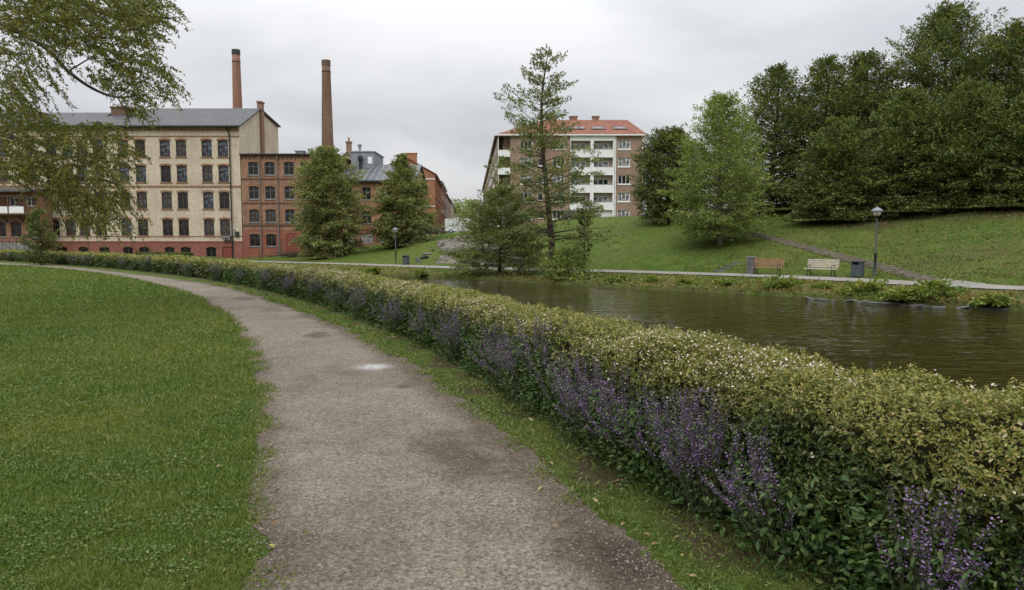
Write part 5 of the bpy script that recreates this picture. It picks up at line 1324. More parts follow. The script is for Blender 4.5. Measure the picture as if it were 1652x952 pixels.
# low broad leafed plants filling the foot of the hedge
rng = np.random.default_rng(77); n = 16000
s = s_first + rng.random(n) ** 1.5 * 30; P, nn = hp(s)
off = rng.normal(.08, .07, n); z = np.abs(rng.normal(0, .17, n)) * (off > -.02) + .01 + .03 * rng.random(n)
V = np.column_stack([P + nn * off[:, None], z]); Dv = np.column_stack([-nn * .8, np.full(n, .1)]) + rng.normal(0, .7, (n, 3))
sz = rng.uniform(.025, .055, n) * (1 + (s - s_first) / 26)
link_mesh('foot_leaves', leaf_mesh('foot_leaves', V - ho, Dv, np.array([0, 0, 1.]) + rng.normal(0, .5, (n, 3)), sz, sz * .55, lf_salvia, None, None, .2, True, 4), hedge_root)
# ------------------------------------------------------------------ grass blades
m_blade = M_leaf("grass_blades", [(0.0, (0.051, 0.094, 0.012)), (0.5, (0.085, 0.136, 0.019)), (0.85, (0.133, 0.189, 0.034)), (0.96, (0.198, 0.222, 0.062)), (1.0, (0.318, 0.286, 0.123))], 0.3, [(0, (0.109, 0.143, 0.019)), (1, (0.189, 0.202, 0.048))], 0.5, 0.3)
lawn_poly = np.vstack([PL, [(-70, 58), (-70, -6)]])
verge_poly = np.vstack([PR, (HB + nH * .18)[::-1]])
def grass(name, label, poly, d0, d1, n, hgt, wid, seed, pw=1.0, ang=(-.80, .62), edge=None, clover=0.0, thin=None):
    rng = np.random.default_rng(seed)
    uu = rng.random(n); d = d0 * (d1 / d0) ** uu if pw == 1 else (d0 ** (1 - pw) + uu * (d1 ** (1 - pw) - d0 ** (1 - pw))) ** (1 / (1 - pw))
    a = rng.uniform(ang[0], ang[1], n)
    P = np.stack([a * d, d], 1); m = inpoly(P, poly)
    P, d = P[m], d[m]
    if thin is not None:
        m = rng.random(len(P)) < thin(P); P, d = P[m], d[m]
    n = len(P); hs = hgt * rng.uniform(.5, 1.3, n) * (d / d0) ** .45
    pt = vnoise(P, 3.0, seed); hs *= .65 + .7 * pt
    z = np.zeros(n)
    ld = rng.normal(0, 1, (n, 3)); ld[:, 2] = np.abs(rng.normal(.75, .45, n))
    wd = wid * rng.uniform(.6, 1.4, n) * (d / d0) ** .8
    tone = np.clip((vnoise(P, .5, seed + 3) - .5) * 1.3 + .16 + (vnoise(P, 4., seed + 4) - .5) * .8, 0, 1)
    C = np.column_stack([P, z - .004])
    me = leaf_mesh(name, C, ld, rng.normal(0, 1, (n, 3)) + np.array([0, 0, .7]), hs, wd, m_blade, rng.random(n), tone, .15, False, seed)
    o = tag(link_mesh(name, me), label, None, None, 'stuff'); print(name, n)
    return o
grass("lawn_grass", "short green lawn grass left of the gravel path", lawn_poly, 3.0, 52, 780000, .033, .0046, 401, 1.25, (-.82, .1))
vd = lambda P: np.clip((.22 + .85 * sstep(.34, .58, vnoise(P, 1.9, 405))) * np.where(-sdist(P, HB) < .45, .35 + .5 * (vnoise(P, 2.5, 406) > .55), 1) * np.clip(P[:, 1] / 9 + .35, 0, 1), 0, 1)
grass("verge_grass", "tufty grass strip between gravel path and hedge", verge_poly, 2.6, 26, 240000, .036, .0050, 403, 1.3, (-.6, .66), thin=vd)
# clover and broad leafed weeds between the blades
rng = np.random.default_rng(408); n = 90000; d = 2.8 * (16 / 2.8) ** rng.random(n); a = rng.uniform(-.82, .66, n); P = np.stack([a * d, d], 1)
kL = inpoly(P, lawn_poly) & (vnoise(P, 1.6, 41) * .6 + vnoise(P, 6, 42) * .4 > .52); kV = inpoly(P, verge_poly) & (rng.random(n) < .5 * vd(P))
k = kL | kV; P, d = P[k], d[k]; n = len(P)
m_clover = M_leaf("clover_leaves", [(0.0, (0.054, 0.097, 0.019)), (0.6, (0.090, 0.144, 0.030)), (0.95, (0.143, 0.200, 0.052)), (1.0, (0.305, 0.255, 0.104))], 0.3)
lz_ = rng.uniform(.007, .017, n) * (d / 2.8) ** .6
tag(link_mesh("clover", leaf_mesh("clover", np.column_stack([P, rng.uniform(.012, .034, n)]), rng.normal(0, 1, (n, 3)) * np.array([1, 1, .3]), np.array([0, 0, 1.]) + rng.normal(0, .35, (n, 3)), lz_, lz_ * .8, m_clover, None, None, .12, True, 9)), "clover and small broad leafed weeds in the lawn and verge", None, None, 'stuff')
# ragged grass fringe creeping over the path's left edge
rng = np.random.default_rng(411)
for nm, E, sg, lb, cnt in (("edge_grass", PLd, 1, "sparse grass tufts creeping over the left path edge", 15000), ("edge_grass", PRd, -1, "sparse grass tufts creeping over the right path edge", 12000)):
    k = (rng.random(cnt) ** 1.25 * 760).astype(int); tq = np.gradient(E, axis=0); tq = unit(tq); nq = np.stack([tq[:, 1], -tq[:, 0]], 1)
    off = np.abs(rng.normal(0, .11, cnt)) * sg
    P = E[k] + nq[k] * off[:, None] + tq[k] * rng.normal(0, .05, (cnt, 1))
    m = (vnoise(P, 4.0, 12) > .40 + np.abs(off) * 1.3) & (P[:, 1] > 2.2); P = P[m]; n = len(P)
    ld = rng.normal(0, 1, (n, 3)); ld[:, 2] = np.abs(rng.normal(.6, .4, n))
    sc_ = (np.maximum(P[:, 1], 3) / 3) ** .5
    tag(link_mesh(nm, leaf_mesh(nm, np.column_stack([P, np.full(n, .002)]), ld, rng.normal(0, 1, (n, 3)) + np.array([0, 0, .7]), rng.uniform(.02, .05, n) * sc_, rng.uniform(.004, .008, n) * sc_, m_blade, rng.random(n), rng.random(n) * .8, .15)), lb, None, None, 'stuff')
# rough grass on the far slope and bank
m_rough = M_leaf("rough_grass", [(0.0, (0.050, 0.084, 0.014)), (0.6, (0.084, 0.125, 0.021)), (0.92, (0.138, 0.162, 0.035)), (1.0, (0.243, 0.178, 0.066))], 0.25, [(0, (0.122, 0.115, 0.029)), (.6, (0.199, 0.157, 0.053)), (1, (0.276, 0.188, 0.084))])
rng = np.random.default_rng(421); n = 150000
d = 20 * (100 / 20) ** rng.random(n); a = rng.uniform(-.5, .82, n); P = np.stack([a * d, d], 1)
ps, ws, hs_ = sdist(P, FP), sdist(P, FW), sdist(P, HB)
hill_m = (ps > 1.7) & (ps < 30) & (P[:, 1] < 93); bank_m = (ws > .02) & (ps < -1.55)
und = (a > .3) & (ps > 16)
k = (hill_m & ~(und & (rng.random(n) < .75)) & (rng.random(n) < .8)) | (bank_m & (rng.random(n) < 1.0)); P, d, isb = P[k], d[k], bank_m[k]; n = len(P)
ld = rng.normal(0, 1, (n, 3)); ld[:, 2] = np.abs(rng.normal(.8, .4, n)); dpt_ = np.clip((-sdist(P, FP) - 1.5) / 1.2, .25, 1); h_ = np.where(isb, .24 * dpt_, .13) * rng.uniform(.5, 1.3, n)
tone = np.clip((vnoise(P, .35, 31) - .45) * 1.5 + np.where(isb, .5, .12 + .42 * sstep(.28, .5, P[:, 0] / P[:, 1])), 0, 1)
bm = isb
for nm, mk, lb in (("slope_grass", ~isb, "mown grass on the slope beyond the far path"), ("bank_grass", isb, "long rough grass on the far river bank")):
    tag(link_mesh(nm, leaf_mesh(nm, np.column_stack([P[mk], ground(P[mk]) - .01]), ld[mk], rng.normal(0, 1, (mk.sum(), 3)) + np.array([0, 0, .6]), h_[mk], h_[mk] * .2 + .008, m_rough, rng.random(mk.sum()), tone[mk], .15)), lb, None, None, 'stuff')
# yellowing weeds and fallen leaf litter on the right hand slope
rng = np.random.default_rng(425); n = 26000; d = 28 * (62 / 28) ** rng.random(n); a = rng.uniform(.24, .8, n); P = np.stack([a * d, d], 1); ps = sdist(P, FP)
k = (ps > 2) & (ps < 23) & (vnoise(P, .6, 51) * .5 + vnoise(P, 2.2, 52) * .5 > .46); P = P[k]; n = len(P)
tag(link_mesh("slope_weeds", leaf_mesh("slope_weeds", np.column_stack([P, ground(P) + rng.uniform(0, .06, n)]), rng.normal(0, 1, (n, 3)) * np.array([1, 1, .5]) + np.array([0, 0, .25]), np.array([0, 0, 1.]) + rng.normal(0, .5, (n, 3)), rng.uniform(.08, .19, n), rng.uniform(.05, .10, n),
    M_leaf("slope_weed_leaves", [(0, (0.050, 0.075, 0.018)), (.5, (0.100, 0.125, 0.030)), (.78, (0.170, 0.165, 0.040)), (.9, (0.160, 0.105, 0.045)), (1, (0.240, 0.160, 0.070))], .25), None, None, .15, False, 8)), "yellowing weeds and leaf litter on the slope right of the steps", None, None, 'stuff')
# ------------------------------------------------------------------ loose pebbles and crumbs on the path
def ico():
    t = (1 + 5 ** .5) / 2
    v = np.array([(-1, t, 0), (1, t, 0), (-1, -t, 0), (1, -t, 0), (0, -1, t), (0, 1, t), (0, -1, -t), (0, 1, -t), (t, 0, -1), (t, 0, 1), (-t, 0, -1), (-t, 0, 1)], float)
    f = np.array([(0, 11, 5), (0, 5, 1), (0, 1, 7), (0, 7, 10), (0, 10, 11), (1, 5, 9), (5, 11, 4), (11, 10, 2), (10, 7, 6), (7, 1, 8), (3, 9, 4), (3, 4, 2), (3, 2, 6), (3, 6, 8), (3, 8, 9), (4, 9, 5), (2, 4, 11), (6, 2, 10), (8, 6, 7), (9, 8, 1)])
    return v / np.linalg.norm(v[0]), f
IV, IF = ico()
def pebbles(name, label, P, Z, size, mat, seed, flat_=.55, kind='stuff'):
    rng = np.random.default_rng(seed); n = len(P)
    A = rng.normal(0, 1, (n, 3, 3)); Q, _ = np.linalg.qr(A)
    sc = size[:, None] * rng.uniform(.6, 1.3, (n, 3))
    loc = np.einsum('nij,vj->nvi', Q, IV) * 1.0 + rng.normal(0, .12, (n, 12, 3))
    V = loc * sc[:, None, :]; V[:, :, 2] *= flat_; V += np.column_stack([P, Z])[:, None, :]
    Fc = (np.arange(n)[:, None, None] * 12 + IF[None]).reshape(-1, 3)
    o = link_mesh(name, np_mesh(name, V.reshape(-1, 3), Fc, mat, {'rnd': np.repeat(rng.random(n), 20)}))
    return tag(o, label, None, None, kind)
def M_peb():
    m, nt, b = nodes("pebbles", .85, .2)
    nt.links.new(ramp(nt, attr(nt, 'rnd'), [(0, (0.075, 0.06, 0.047)), (.5, (0.19, 0.165, 0.14)), (.93, (0.23, 0.205, 0.18)), (1, (0.33, 0.30, 0.275))]), b.inputs["Base Color"])
    return m
m_peb = M_peb()
rng = np.random.default_rng(431); n = 42000
d = 2.6 * (14 / 2.6) ** rng.random(n); a = rng.uniform(-.55, .5, n); P = np.stack([a * d, d], 1)
e1, e2 = sdist(P, PL), -sdist(P, PR); k = (e1 > 0) & (e2 > 0)
em = np.minimum(e1, e2); k &= rng.random(n) < np.clip(.35 + .9 * np.exp(-em / .25), 0, 1)
P, d = P[k], d[k]
pebbles("loose_gravel", "loose pebbles and crumbs scattered over the gravel path", P, np.full(len(P), .005), rng.uniform(.0016, .0062, len(P)) * (d / 2.6) ** .5, m_peb, 5)
# ------------------------------------------------------------------ fallen leaves
m_fallen = M_leaf("fallen_leaf", [(0, (0.150, 0.085, 0.040)), (.4, (0.230, 0.150, 0.085)), (.75, (0.280, 0.220, 0.125)), (1, (0.270, 0.240, 0.060))], .2)
rng = np.random.default_rng(441)
def leaf_variants():
    out = []
    for k in range(8):
        C = np.array([[0, 0, 0.]]); me = leaf_mesh('fallen_leaf', C, np.array([[1, 0, .05]]), np.array([[rng.normal(0, .2), rng.normal(0, .2), 1]]), .045, .019 + .010 * rng.random(), m_fallen, np.array([k / 7.]), np.array([0.]), .25, True)
        out.append(me)
    return out
lv = leaf_variants()
def scatter(poly_edge, sg, cnt, lab, grp, near=2.6, far=13, sp=.22):
    c = 0
    k = np.where((poly_edge[:, 1] > near) & (poly_edge[:, 1] < far) & (np.abs(poly_edge[:, 0] / poly_edge[:, 1]) < .7))[0]
    dd = poly_edge[k, 1]; w_ = 1 / dd ** 1.0 * np.linalg.norm(np.gradient(poly_edge, axis=0)[k], axis=1); w_ /= w_.sum()
    for i in rng.choice(k, cnt, p=w_):
        p = poly_edge[i] + rng.normal(0, sp, 2)
        o = link_mesh('fallen_leaf', lv[rng.integers(8)], None, (p[0], p[1], .012 + .02 * rng.random())); o.rotation_euler = (rng.normal(0, .25), rng.normal(0, .25), rng.random() * 6.28)
        s_ = rng.uniform(.7, 1.25); o.scale = (s_, s_, s_)
        tag(o, lab, "leaf", grp)
scatter(PLd, 1, 34, "dry fallen leaf lying along the left edge of the gravel path", "fallen leaves along the left path edge")
scatter(PRd, 1, 30, "dry fallen leaf lying along the right edge of the gravel path", "fallen leaves along the right path edge")
scatter(PRd + (np.interp(np.arange(len(PRd)), [0, len(PRd)], [.5, .5]))[:, None] * np.array([[1, .3]]), 1, 22, "dry fallen leaf lying in the verge grass before the hedge", "fallen leaves in the verge grass", sp=.18)
# ------------------------------------------------------------------ stones along the far waterline
rng = np.random.default_rng(451)
sproto = []; m_wetstone = M_plain('wet_stone', (0.115, 0.115, 0.118), .7, .3, .4, 2.5, 0, .4)
for k in range(5):
    mb = MB(); n = 3
    V = IV * np.array([.42 + .12 * k / 4, .20, .13]) ; V = np.sign(V) * np.abs(V) ** .75 * np.array([.70, .55, .26]) + rng.normal(0, .012, V.shape)
    mb.add(V, [tuple(f) for f in IF]); sproto.append(mb.mesh('edge_stone', m_wetstone))
sW = np.concatenate([[0], np.cumsum(np.linalg.norm(np.diff(FW, axis=0), axis=1))])
tW = unit(np.gradient(FW, axis=0))
s = float(np.interp(22.5, FW[:, 1], sW)); c = 0
while True:
    p = np.array([np.interp(s, sW, FW[:, k]) for k in (0, 1)]); t_ = np.array([np.interp(s, sW, tW[:, k]) for k in (0, 1)])
    if p[1] > 32.5: break
    if vnoise([p], .35, 77)[0] > .34 and rng.random() < .9:
        o = link_mesh('edge_stone', sproto[rng.integers(5)], None, (p[0], p[1], WATER + .0 + rng.normal(0, .012)))
        o.location.x += t_[1] * .14; o.location.y -= t_[0] * .14; o.rotation_euler = (rng.normal(0, .12), rng.normal(0, .12), math.atan2(t_[1], t_[0]) + rng.normal(0, .15))
        tag(o, "grey stone block in the row edging the far waterline", "stone", "edging stones along the far waterline"); c += 1
    s += rng.uniform(.44, .60)
print("stones", c)
# ------------------------------------------------------------------ cobbled slope between the paths
def scree():
    r = np.random.default_rng(461); poly = SCREE
    lo, hi = poly.min(0), poly.max(0)
    Q = r.uniform(lo, hi, (14000, 2)); Q = Q[inpoly(Q, poly)][:5200]
    o = pebbles("cobble_bank", "rough slope of grey broken stones above the riverside path", Q, ground(Q), r.uniform(.08, .22, len(Q)), M_plain("broken_stone", (0.17, 0.155, 0.135), .95, .1, .35, 1.2, 0, .4), 6, .45)
    bl = [(690, 411, .5), (700, 405, .45), (684, 418, .5), (712, 398, .4), (722, 408, .4), (676, 424, .45)]
    for i, (px, py, s_) in enumerate(bl):
        x, y, z = hit(px, py, 30)
        o = link_mesh('boulder', sproto[i % 5], None, (x, y, z + .1)); o.scale = (s_ * 3.4, s_ * 3.6, s_ * 4); o.rotation_euler = (.3 * i, .2 * i, i * 1.3)
        tag(o, "rough boulder at the left foot of the broken stone slope", "boulder", "boulders at the foot of the stone slope")
scree()
# ------------------------------------------------------------------ steps up the slope
stp = [hit(*p, 25) for p in ((1496, 452), (1440, 437), (1390, 424), (1340, 411), (1290, 397), (1245, 385), (1205, 377))]
stp = np.array(stp); stc = resample(catmull(stp, 6), 25)
stairs = thing("hillside_steps", "long flight of weathered timber and stone steps climbing the grassy slope", "steps", tuple(stc[0]))
m_step = M_plain("step_timber", (0.18, 0.16, 0.13), .9, .1, .3, 3, 0, .3)
stt = unit(np.gradient(stc, axis=0) * np.array([1, 1, 0]))
for i, p in enumerate(stc):
    u = stt[i][:2]; n = np.array([u[1], -u[0]]); mb = MB(tuple(stc[0])); zz = gz(p[0], p[1])
    k_ = np.argmin(np.hypot(FP[:, 0] - p[0], FP[:, 1] - p[1])); c_ = FP[k_ + 1] - FP[k_ - 1]; c_ = c_ / np.linalg.norm(c_); c_ = c_ * .94 + u * .06; c_ /= np.linalg.norm(c_); cn_ = np.array([c_[1], -c_[0]])
    w_ = rng.uniform(.60, .74); mb.fbox((p[0], p[1], zz), c_, cn_, (-w_, -.12, -.3), (w_, .12, .09 + rng.uniform(-.02, .02)))
    mb.build('step', m_step, stairs)
mb = MB(); Lp = stc[:, :2]; nn = np.stack([stt[:, 1], -stt[:, 0]], 1)
mb = MB(tuple(stc[0]));
EA, EB = Lp - nn * .42, Lp + nn * .42
mb.add([(*p, gz(*p) + .03) for p in EA] + [(*p, gz(*p) + .03) for p in EB], [(i, i + 1, len(Lp) + i + 1, len(Lp) + i) for i in range(len(Lp) - 1)])
mb.build('earth_treads', M_plain("trodden_earth", (0.075, 0.068, 0.034), .95, .1, .3, 3, 0, .4), stairs)
# spur of asphalt from the path to the foot of the steps
sa = np.array([hit(1475, 454.5, 25)[:2], hit(1540, 458, 25)[:2], hit(1640, 466, 25)[:2]]); sb = np.array([hit(1475, 449, 25)[:2], hit(1550, 454, 25)[:2], hit(1650, 463, 25)[:2]])
strip("path_spur", resample(sa, 30), resample(sb, 30), lambda P: np.maximum(ground(P), path_z(P)), m_asphalt, 5, 0, .035, 8, "pale asphalt spur joining the steps to the riverside path")
# little stone steps by the stone post
ls = np.array([hit(*p, 25) for p in ((1163, 437), (1178, 430), (1192, 424))]); lsr = resample(ls, 4)
small = thing("stone_steps", "four rough stone steps beside the grey stone post", "steps", tuple(lsr[0]))
for p in lsr:
    mb = MB(tuple(lsr[0])); mb.box((p[0] - .42, p[1] - .2, p[2] - .2), (p[0] + .42, p[1] + .2, p[2] + .03)); mb.build('step', m_wetstone, small)
# ------------------------------------------------------------------ benches
m_wood_b = M_plain("brown_bench_wood", (0.25, 0.15, 0.085), .7, .3, .25, 8)
m_wood_g = M_plain("weathered_bench_wood", (0.42, 0.38, 0.31), .8, .2, .2, 8)
m_iron = M_plain("dark_green_iron", (0.02, 0.032, 0.026), .5, .4, .2, 6)
def bench(label, x, y, z, rz, wood):
    o = thing("park_bench", label, "bench", (x, y, z), rz, "benches by the riverside path"); L = 1.72
    s1 = MB()
    for k in range(4): s1.box((-L / 2, -.36 + k * .115, .43 + .006 * k), (L / 2, -.275 + k * .115, .465 + .006 * k))
    s1.build('seat', wood, o)
    s2 = MB(); 
    for k in range(5):
        zz = .53 + k * .092; yy = .115 + (zz - .5) * .28; s2.box((-L / 2, yy, zz), (L / 2, yy + .03, zz + .075))
    s2.build('backrest', wood, o)
    for sx in (-1, 1):
        xx = sx * (L / 2 - .2)
        for nm, pts in (('leg', [(xx, -.32, -.05), (xx, -.30, .2), (xx, -.26, .42)]), ('leg', [(xx, .24, -.05), (xx, .14, .2), (xx, .09, .42)])):
            m = MB(); m.tube(pts, .028, 6); m.build(nm, m_iron, o)
        m = MB(); m.tube([(xx, -.36, .41), (xx, .09, .41), (xx, .15, .55), (xx, .29, 1.0)], .025, 6); m.build('frame', m_iron, o)
        m = MB(); m.tube([(xx, -.30, .42), (xx, -.33, .62), (xx, -.1, .66), (xx, .17, .64)], .02, 6); m.build('armrest', m_iron, o)
def pdir(x, y):
    k = np.argmin(np.hypot(FP[:, 0] - x, FP[:, 1] - y)); t = FP[min(k + 1, len(FP) - 1)] - FP[max(k - 1, 0)]
    return math.atan2(-t[1], -t[0])
x, y, z = hit(1238, 444.3, 25); bench("brown slatted park bench beside the stone post", x, y, z, pdir(x, y) + .1, m_wood_b)
x, y, z = hit(1325, 447, 25); bench("pale weathered slatted park bench left of the litter bin", x, y, z, pdir(x, y) + .15, m_wood_g)
# ------------------------------------------------------------------ litter bins
def bin_(label, x, y, z, rz):
    o = thing("litter_bin", label, "litter bin", (x, y, z), rz, "litter bins by the riverside path"); m_bin = bpy.data.materials.get("bin_grey") or M_plain("bin_grey", (0.055, 0.068, 0.078), .5, .4, .15, 3)
    m = MB(); m.prism([(-.21, -.24), (.21, -.24), (.27, -.18), (.27, .18), (.21, .24), (-.21, .24), (-.27, .18), (-.27, -.18)], .03, .64); m.build('body', m_bin, o)
    m = MB(); m.box((-.23, -.2, -.05), (.23, .2, .028)); m.build('foot', m_dark, o)
    m = MB()
    for sx in (-.26, .2): m.box((sx, -.21, .642), (sx + .06, .21, .79))
    m.box((-.2, .17, .642), (.2, .21, .79)); m.build('hood_post', m_bin, o)
    m = MB(); m.prism([(-.3, -.25), (.3, -.25), (.3, .25), (-.3, .25)], .792, .85); m.build('hood', m_bin, o)
x, y, z = hit(1383, 447, 25); bin_("grey metal litter bin beside the right hand lamp post", x, y, z, pdir(x, y))
x, y, z = hit(655, 426.5, 40); bin_("grey metal litter bin beside the left lamp post", x, y, z, pdir(x, y))
# ------------------------------------------------------------------ lamp posts
def M_lampglass():
    m, nt, b = nodes("lamp_glass", .15, .5); b.inputs["Base Color"].default_value = (.42, .40, .34, 1); return m
m_lg = M_lampglass(); m_hat = M_plain("lamp_hat_grey", (0.17, 0.18, 0.21), .4, .4, .1)
def lamp(label, x, y, z, H):
    o = thing("lamp_post", label, "street lamp", (x, y, z), 0, "lamp posts by the riverside path")
    m = MB(); m.lathe([(.11, -.2), (.11, .05), (.075, .08), (.07, 1.15), (.085, 1.16), (.085, 1.2), (.048, 1.24), (.04, H - .48)], n=14); m.build('post', m_iron, o, True)
    m = MB(); m.lathe([(.05, H - .48), (.12, H - .46), (.13, H - .43)], n=16); m.build('collar', m_iron, o, True)
    m = MB(); m.lathe([(.13, H - .428), (.2, H - .38), (.235, H - .22), (.235, H - .2)], n=20); m.build('lantern_glass', m_lg, o, True)
    m = MB()
    for k in range(6):
        a = k * PI / 3; m.tube([(.14 * math.cos(a), .14 * math.sin(a), H - .43), (.21 * math.cos(a), .21 * math.sin(a), H - .38), (.245 * math.cos(a), .245 * math.sin(a), H - .19)], .012, 5)
    m.build('cage', m_iron, o)
    m = MB(); m.lathe([(.25, H - .2), (.30, H - .21), (.31, H - .19), (.23, H - .10), (.12, H - .03), (.06, H - .01), (.04, H + .03), (.01, H + .05)], n=24); m.build('hat', m_hat, o, True)
x, y, z = hit(1411, 445.7, 25); lamp("tall black lamp post with grey domed hat by the steps", x, y, z, (445.7 - 336) / F * y)
x, y, z = hit(638.5, 425, 40); lamp("distant black lamp post with domed hat left of the stone slope", x, y, z, (425 - 368) / F * y)
# ------------------------------------------------------------------ stone post, small signs
x, y, z = hit(1211.5, 441, 25)
o = thing("stone_post", "square grey stone post with flat cap left of the brown bench", "post", (x, y, z), pdir(x, y))
m = MB(); m.prism([(-.2, -.2), (.2, -.2), (.2, .2), (-.2, .2)], -.2, .93); m.build('shaft', m_wetstone, o)
m = MB(); m.prism([(-.25, -.25), (.25, -.25), (.25, .25), (-.25, .25)], .932, 1.0); m.build('cap', m_stone, o)
x, y, z = hit(418, 420.5, 50)
for k in range(2):
    m = MB(); m.tube([(0, 0, -.2), (0, 0, 1.05)], .05, 8); m.lathe([(.06, 1.05), (.06, 1.09), (.02, 1.12)], n=10); oo = m.build('wooden_stake', m_brownframe, None, False, (x + k * .28, y + .1 * k, z)); tag(oo, "short dark wooden stake by the path before the brick building", "stake", "pair of stakes by the path")
# clipped dark hedge by the factory, low heap of branches
hx = [flat(219, 420, -.55), flat(302, 421, -.55)]
hd = thing("dark_hedge", "low dark clipped hedge in front of the cream factory", "hedge", (*hx[0], gz(*hx[0])))
rng = np.random.default_rng(471); n = 9000; a_, b_ = np.array(hx[0]), np.array(hx[1]); LL = np.linalg.norm(b_ - a_); u = (b_ - a_) / LL; nv = np.array([u[1], -u[0]])
zg = gz(*((a_ + b_) / 2)); hh = .85
fc = rng.random(n); s = rng.random(n) * LL; t = rng.random(n)
off = np.where(fc < .6, .0 + rng.normal(0, .04, n), -t * 1.0); zz = np.where(fc < .6, t * hh, hh + rng.normal(0, .04, n))
P = a_ + u * s[:, None] + nv * off[:, None]
mb = MB((*hx[0], gz(*hx[0]))); mb.fbox((*hx[0], zg), u, nv, (0, -1, -.4), (LL, -.04, hh - .05)); mb.build('branches', m_core, hd)
link_mesh('foliage', leaf_mesh('foliage', np.column_stack([P, zg + zz]) - np.array(hd.location), rng.normal(0, 1, (n, 3)) + np.array([0, 0, .2]), rng.normal(0, .7, (n, 3)) + np.where(fc < .6, 0, 1)[:, None] * np.array([0, 0, 1.]) + np.where(fc < .6, 1, 0)[:, None] * np.array([*nv, .4]), .16, .10, lf_dark), hd)
x, y, z = spot(488, 88)
hp_ = thing("branch_heap", "low heap of cut branches at the left foot of the bushy tree", "branches", (x, y, z))
mb = MB(); rng = np.random.default_rng(481)
for k in range(150):
    p = rng.normal(0, 1, 3) * np.array([1.7, .6, .16]) + np.array([0, 0, .3]); dd = rng.normal(0, 1, 3) * np.array([1.2, .5, .22]); mb.tube([p - dd * .6, p + rng.normal(0, .06, 3), p + dd * .6], [.03, .03, .015], 4)
mb.build('twigs', m_bark, hp_)
# ------------------------------------------------------------------ van and parked cars at the top of the slope
def M_paint(name, c): 
    m, nt, b = nodes(name, .3, .5); b.inputs["Base Color"].default_value = (*c, 1); b.inputs["Coat Weight"].default_value = .5; return m
def wheel(o, x, y, r, w=.22):
    m = MB(); n = 18
    ring = [(r, -w / 2), (r, w / 2), (r * .62, w / 2 + .01), (r * .62, -w / 2 - .01)]
    vs = [(x + q[0] * math.cos(2 * PI * k / n), y + q[1], r + q[0] * math.sin(2 * PI * k / n)) for q in ring for k in range(n)]
    m.add(vs, [(i * n + k, ((i + 1) % 4) * n + k, ((i + 1) % 4) * n + (k + 1) % n, i * n + (k + 1) % n) for i in range(4) for k in range(n)]); wo = m.build('wheel', m_dark, o)
    m = MB(); vs = [(x + r * .6 * math.cos(2 * PI * k / n), y + s_ * w * .42, r + r * .6 * math.sin(2 * PI * k / n)) for s_ in (-1, 1) for k in range(n)]
    m.add(vs, [tuple(range(n)), tuple(range(n, 2 * n))[::-1]] + [(k, n + k, n + (k + 1) % n, (k + 1) % n) for k in range(n)]); m.build('rim', m_zinc, wo)
def profile_body(pts, y0, y1, inset=.0):
    m = MB(); n = len(pts); ym = (y0 + y1) / 2
    def lay(y, k): return [(p[0], y, p[1]) for p in pts]
    vs = lay(y0, 0) + lay(y1, 0)
    m.add(vs, [tuple(range(n)), tuple(range(n, 2 * n))[::-1]] + [(i, n + i, n + (i + 1) % n, (i + 1) % n) for i in range(n)])
    return m
def van(label, x, y, z, rz):
    o = thing("parked_van", label, "van", (x, y, z), rz)
    m = profile_body([(-2.6, .35), (-2.62, 2.2), (-2.5, 2.45), (1.2, 2.48), (1.5, 2.35), (2.1, 1.45), (2.75, 1.2), (2.85, .75), (2.8, .35)], -.97, .97); bd = m.build('body', M_paint("white_van_paint", (.62, .63, .64)), o)
    bv = bd.modifiers.new("b", 'BEVEL'); bv.width = .06; bv.segments = 2
    for s_ in (-1, 1):
        m = MB(); m.add([(1.25, s_ * .985, 1.45), (2.0, s_ * .985, 1.42), (1.58, s_ * .975, 2.15), (1.25, s_ * .975, 2.15)], [(0, 1, 2, 3)]); m.build('window', m_glass, o)
        m = MB(); m.box((-2.3, s_ * .98 - .01, 1.25), (.95, s_ * .98 + .01, 1.29)); m.box((-.4, s_ * .98 - .012, .5), (-.37, s_ * .98 + .012, 2.2)); m.box((.98, s_ * .98 - .012, .5), (1.01, s_ * .98 + .012, 2.2)); m.build('side_moulding', m_zinc, o)
        for wx in (-1.7, 1.75): wheel(o, wx, s_ * .86, .35)
        m = MB(); m.box((-2.64, s_ * .8 - .1, .9), (-2.61, s_ * .8 + .1, 1.4)); m.build('tail_light', M_paint("red_lens", (.3, .02, .02)), o)
        m = MB(); m.box((2.72, s_ * .7 - .18, .82), (2.87, s_ * .7 + .18, 1.05)); m.build('headlight', m_lg, o)
    m = MB(); m.add([(1.56, -.85, 2.28), (1.56, .85, 2.28), (2.12, .88, 1.5), (2.12, -.88, 1.5)], [(0, 1, 2, 3)]); m.build('windscreen', m_glass, o)
    m = MB(); m.box((2.78, -.9, .32), (2.93, .9, .62)); m.build('bumper', m_dark, o); m = MB(); m.box((-2.72, -.9, .32), (-2.58, .9, .55)); m.build('bumper', m_dark, o)
vx = at(735, 377.5, 101); van("white panel van parked side on at the top of the stone slope", vx[0] + .9, 101, max(vx[2], gz(vx[0], 101)), .04); bpy.data.objects['parked_van'].scale = (.9, .9, .84)
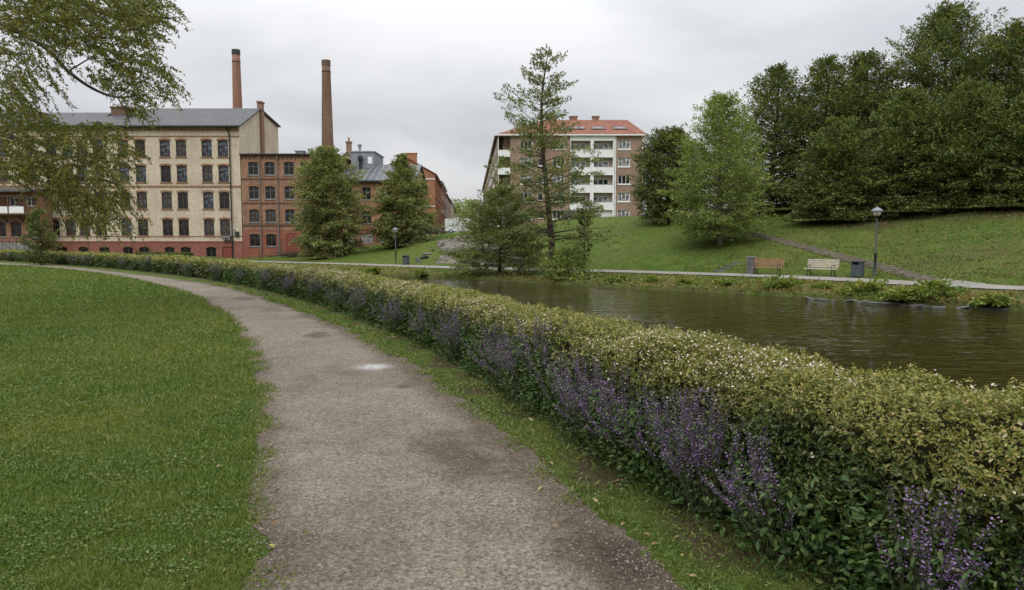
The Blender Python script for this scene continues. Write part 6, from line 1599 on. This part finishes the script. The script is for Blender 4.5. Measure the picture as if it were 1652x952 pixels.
def car(label, x, y, z, rz, paint, group=None):
    o = thing("parked_car", label, "car", (x, y, z), rz, group)
    m = profile_body([(-2.1, .3), (-2.15, .75), (-2.05, .92), (-1.0, .98), (1.1, .95), (1.95, .8), (2.1, .6), (2.08, .3)], -.86, .86); bd = m.build('body', paint, o); bv = bd.modifiers.new("b", 'BEVEL'); bv.width = .08; bv.segments = 2
    m = MB(); b0, t0_ = [(-1.75, .96), (1.2, .95)], [(-1.2, 1.43), (.35, 1.43)]
    vs = [(-1.75, -.78, .96), (1.2, -.78, .95), (1.2, .78, .95), (-1.75, .78, .96), (-1.15, -.62, 1.43), (.3, -.62, 1.43), (.3, .62, 1.43), (-1.15, .62, 1.43)]
    m.add(vs, [(4, 5, 6, 7), (0, 1, 5, 4), (1, 2, 6, 5), (2, 3, 7, 6), (3, 0, 4, 7)]); m.build('cabin', m_glass, o)
    m = MB(); m.box((-1.12, -.6, 1.432), (.27, .6, 1.47)); 
    for s_ in (-1, 1): m.tube([(.3, s_ * .625, 1.44), (1.2, s_ * .785, .95)], .03, 5); m.tube([(-.4, s_ * .63, 1.44), (-.4, s_ * .79, .95)], .03, 5); m.tube([(-1.15, s_ * .625, 1.44), (-1.75, s_ * .785, .96)], .04, 5)
    m.build('roof', paint, o)
    for s_ in (-1, 1):
        for wx in (-1.3, 1.3): wheel(o, wx, s_ * .78, .31, .2)
        m = MB(); m.box((1.98, s_ * .62 - .16, .62), (2.11, s_ * .62 + .16, .76)); m.build('headlight', m_lg, o)
        m = MB(); m.box((-2.17, s_ * .66 - .12, .68), (-2.1, s_ * .66 + .12, .85)); m.build('tail_light', bpy.data.materials["red_lens"], o)
vx = at(931, 354, 101); car("dark grey car parked at the foot of the apartment block", vx[0], 101, max(vx[2] - .6, gz(vx[0], 101)), 0.1, M_paint("dark_grey_car_paint", (.05, .055, .06)))
vx = at(697, 377, 108); car("black car parked by the low boundary wall", vx[0] - .3, 108, gz(vx[0], 108), .2, M_paint("black_car_paint", (.012, .012, .014)))
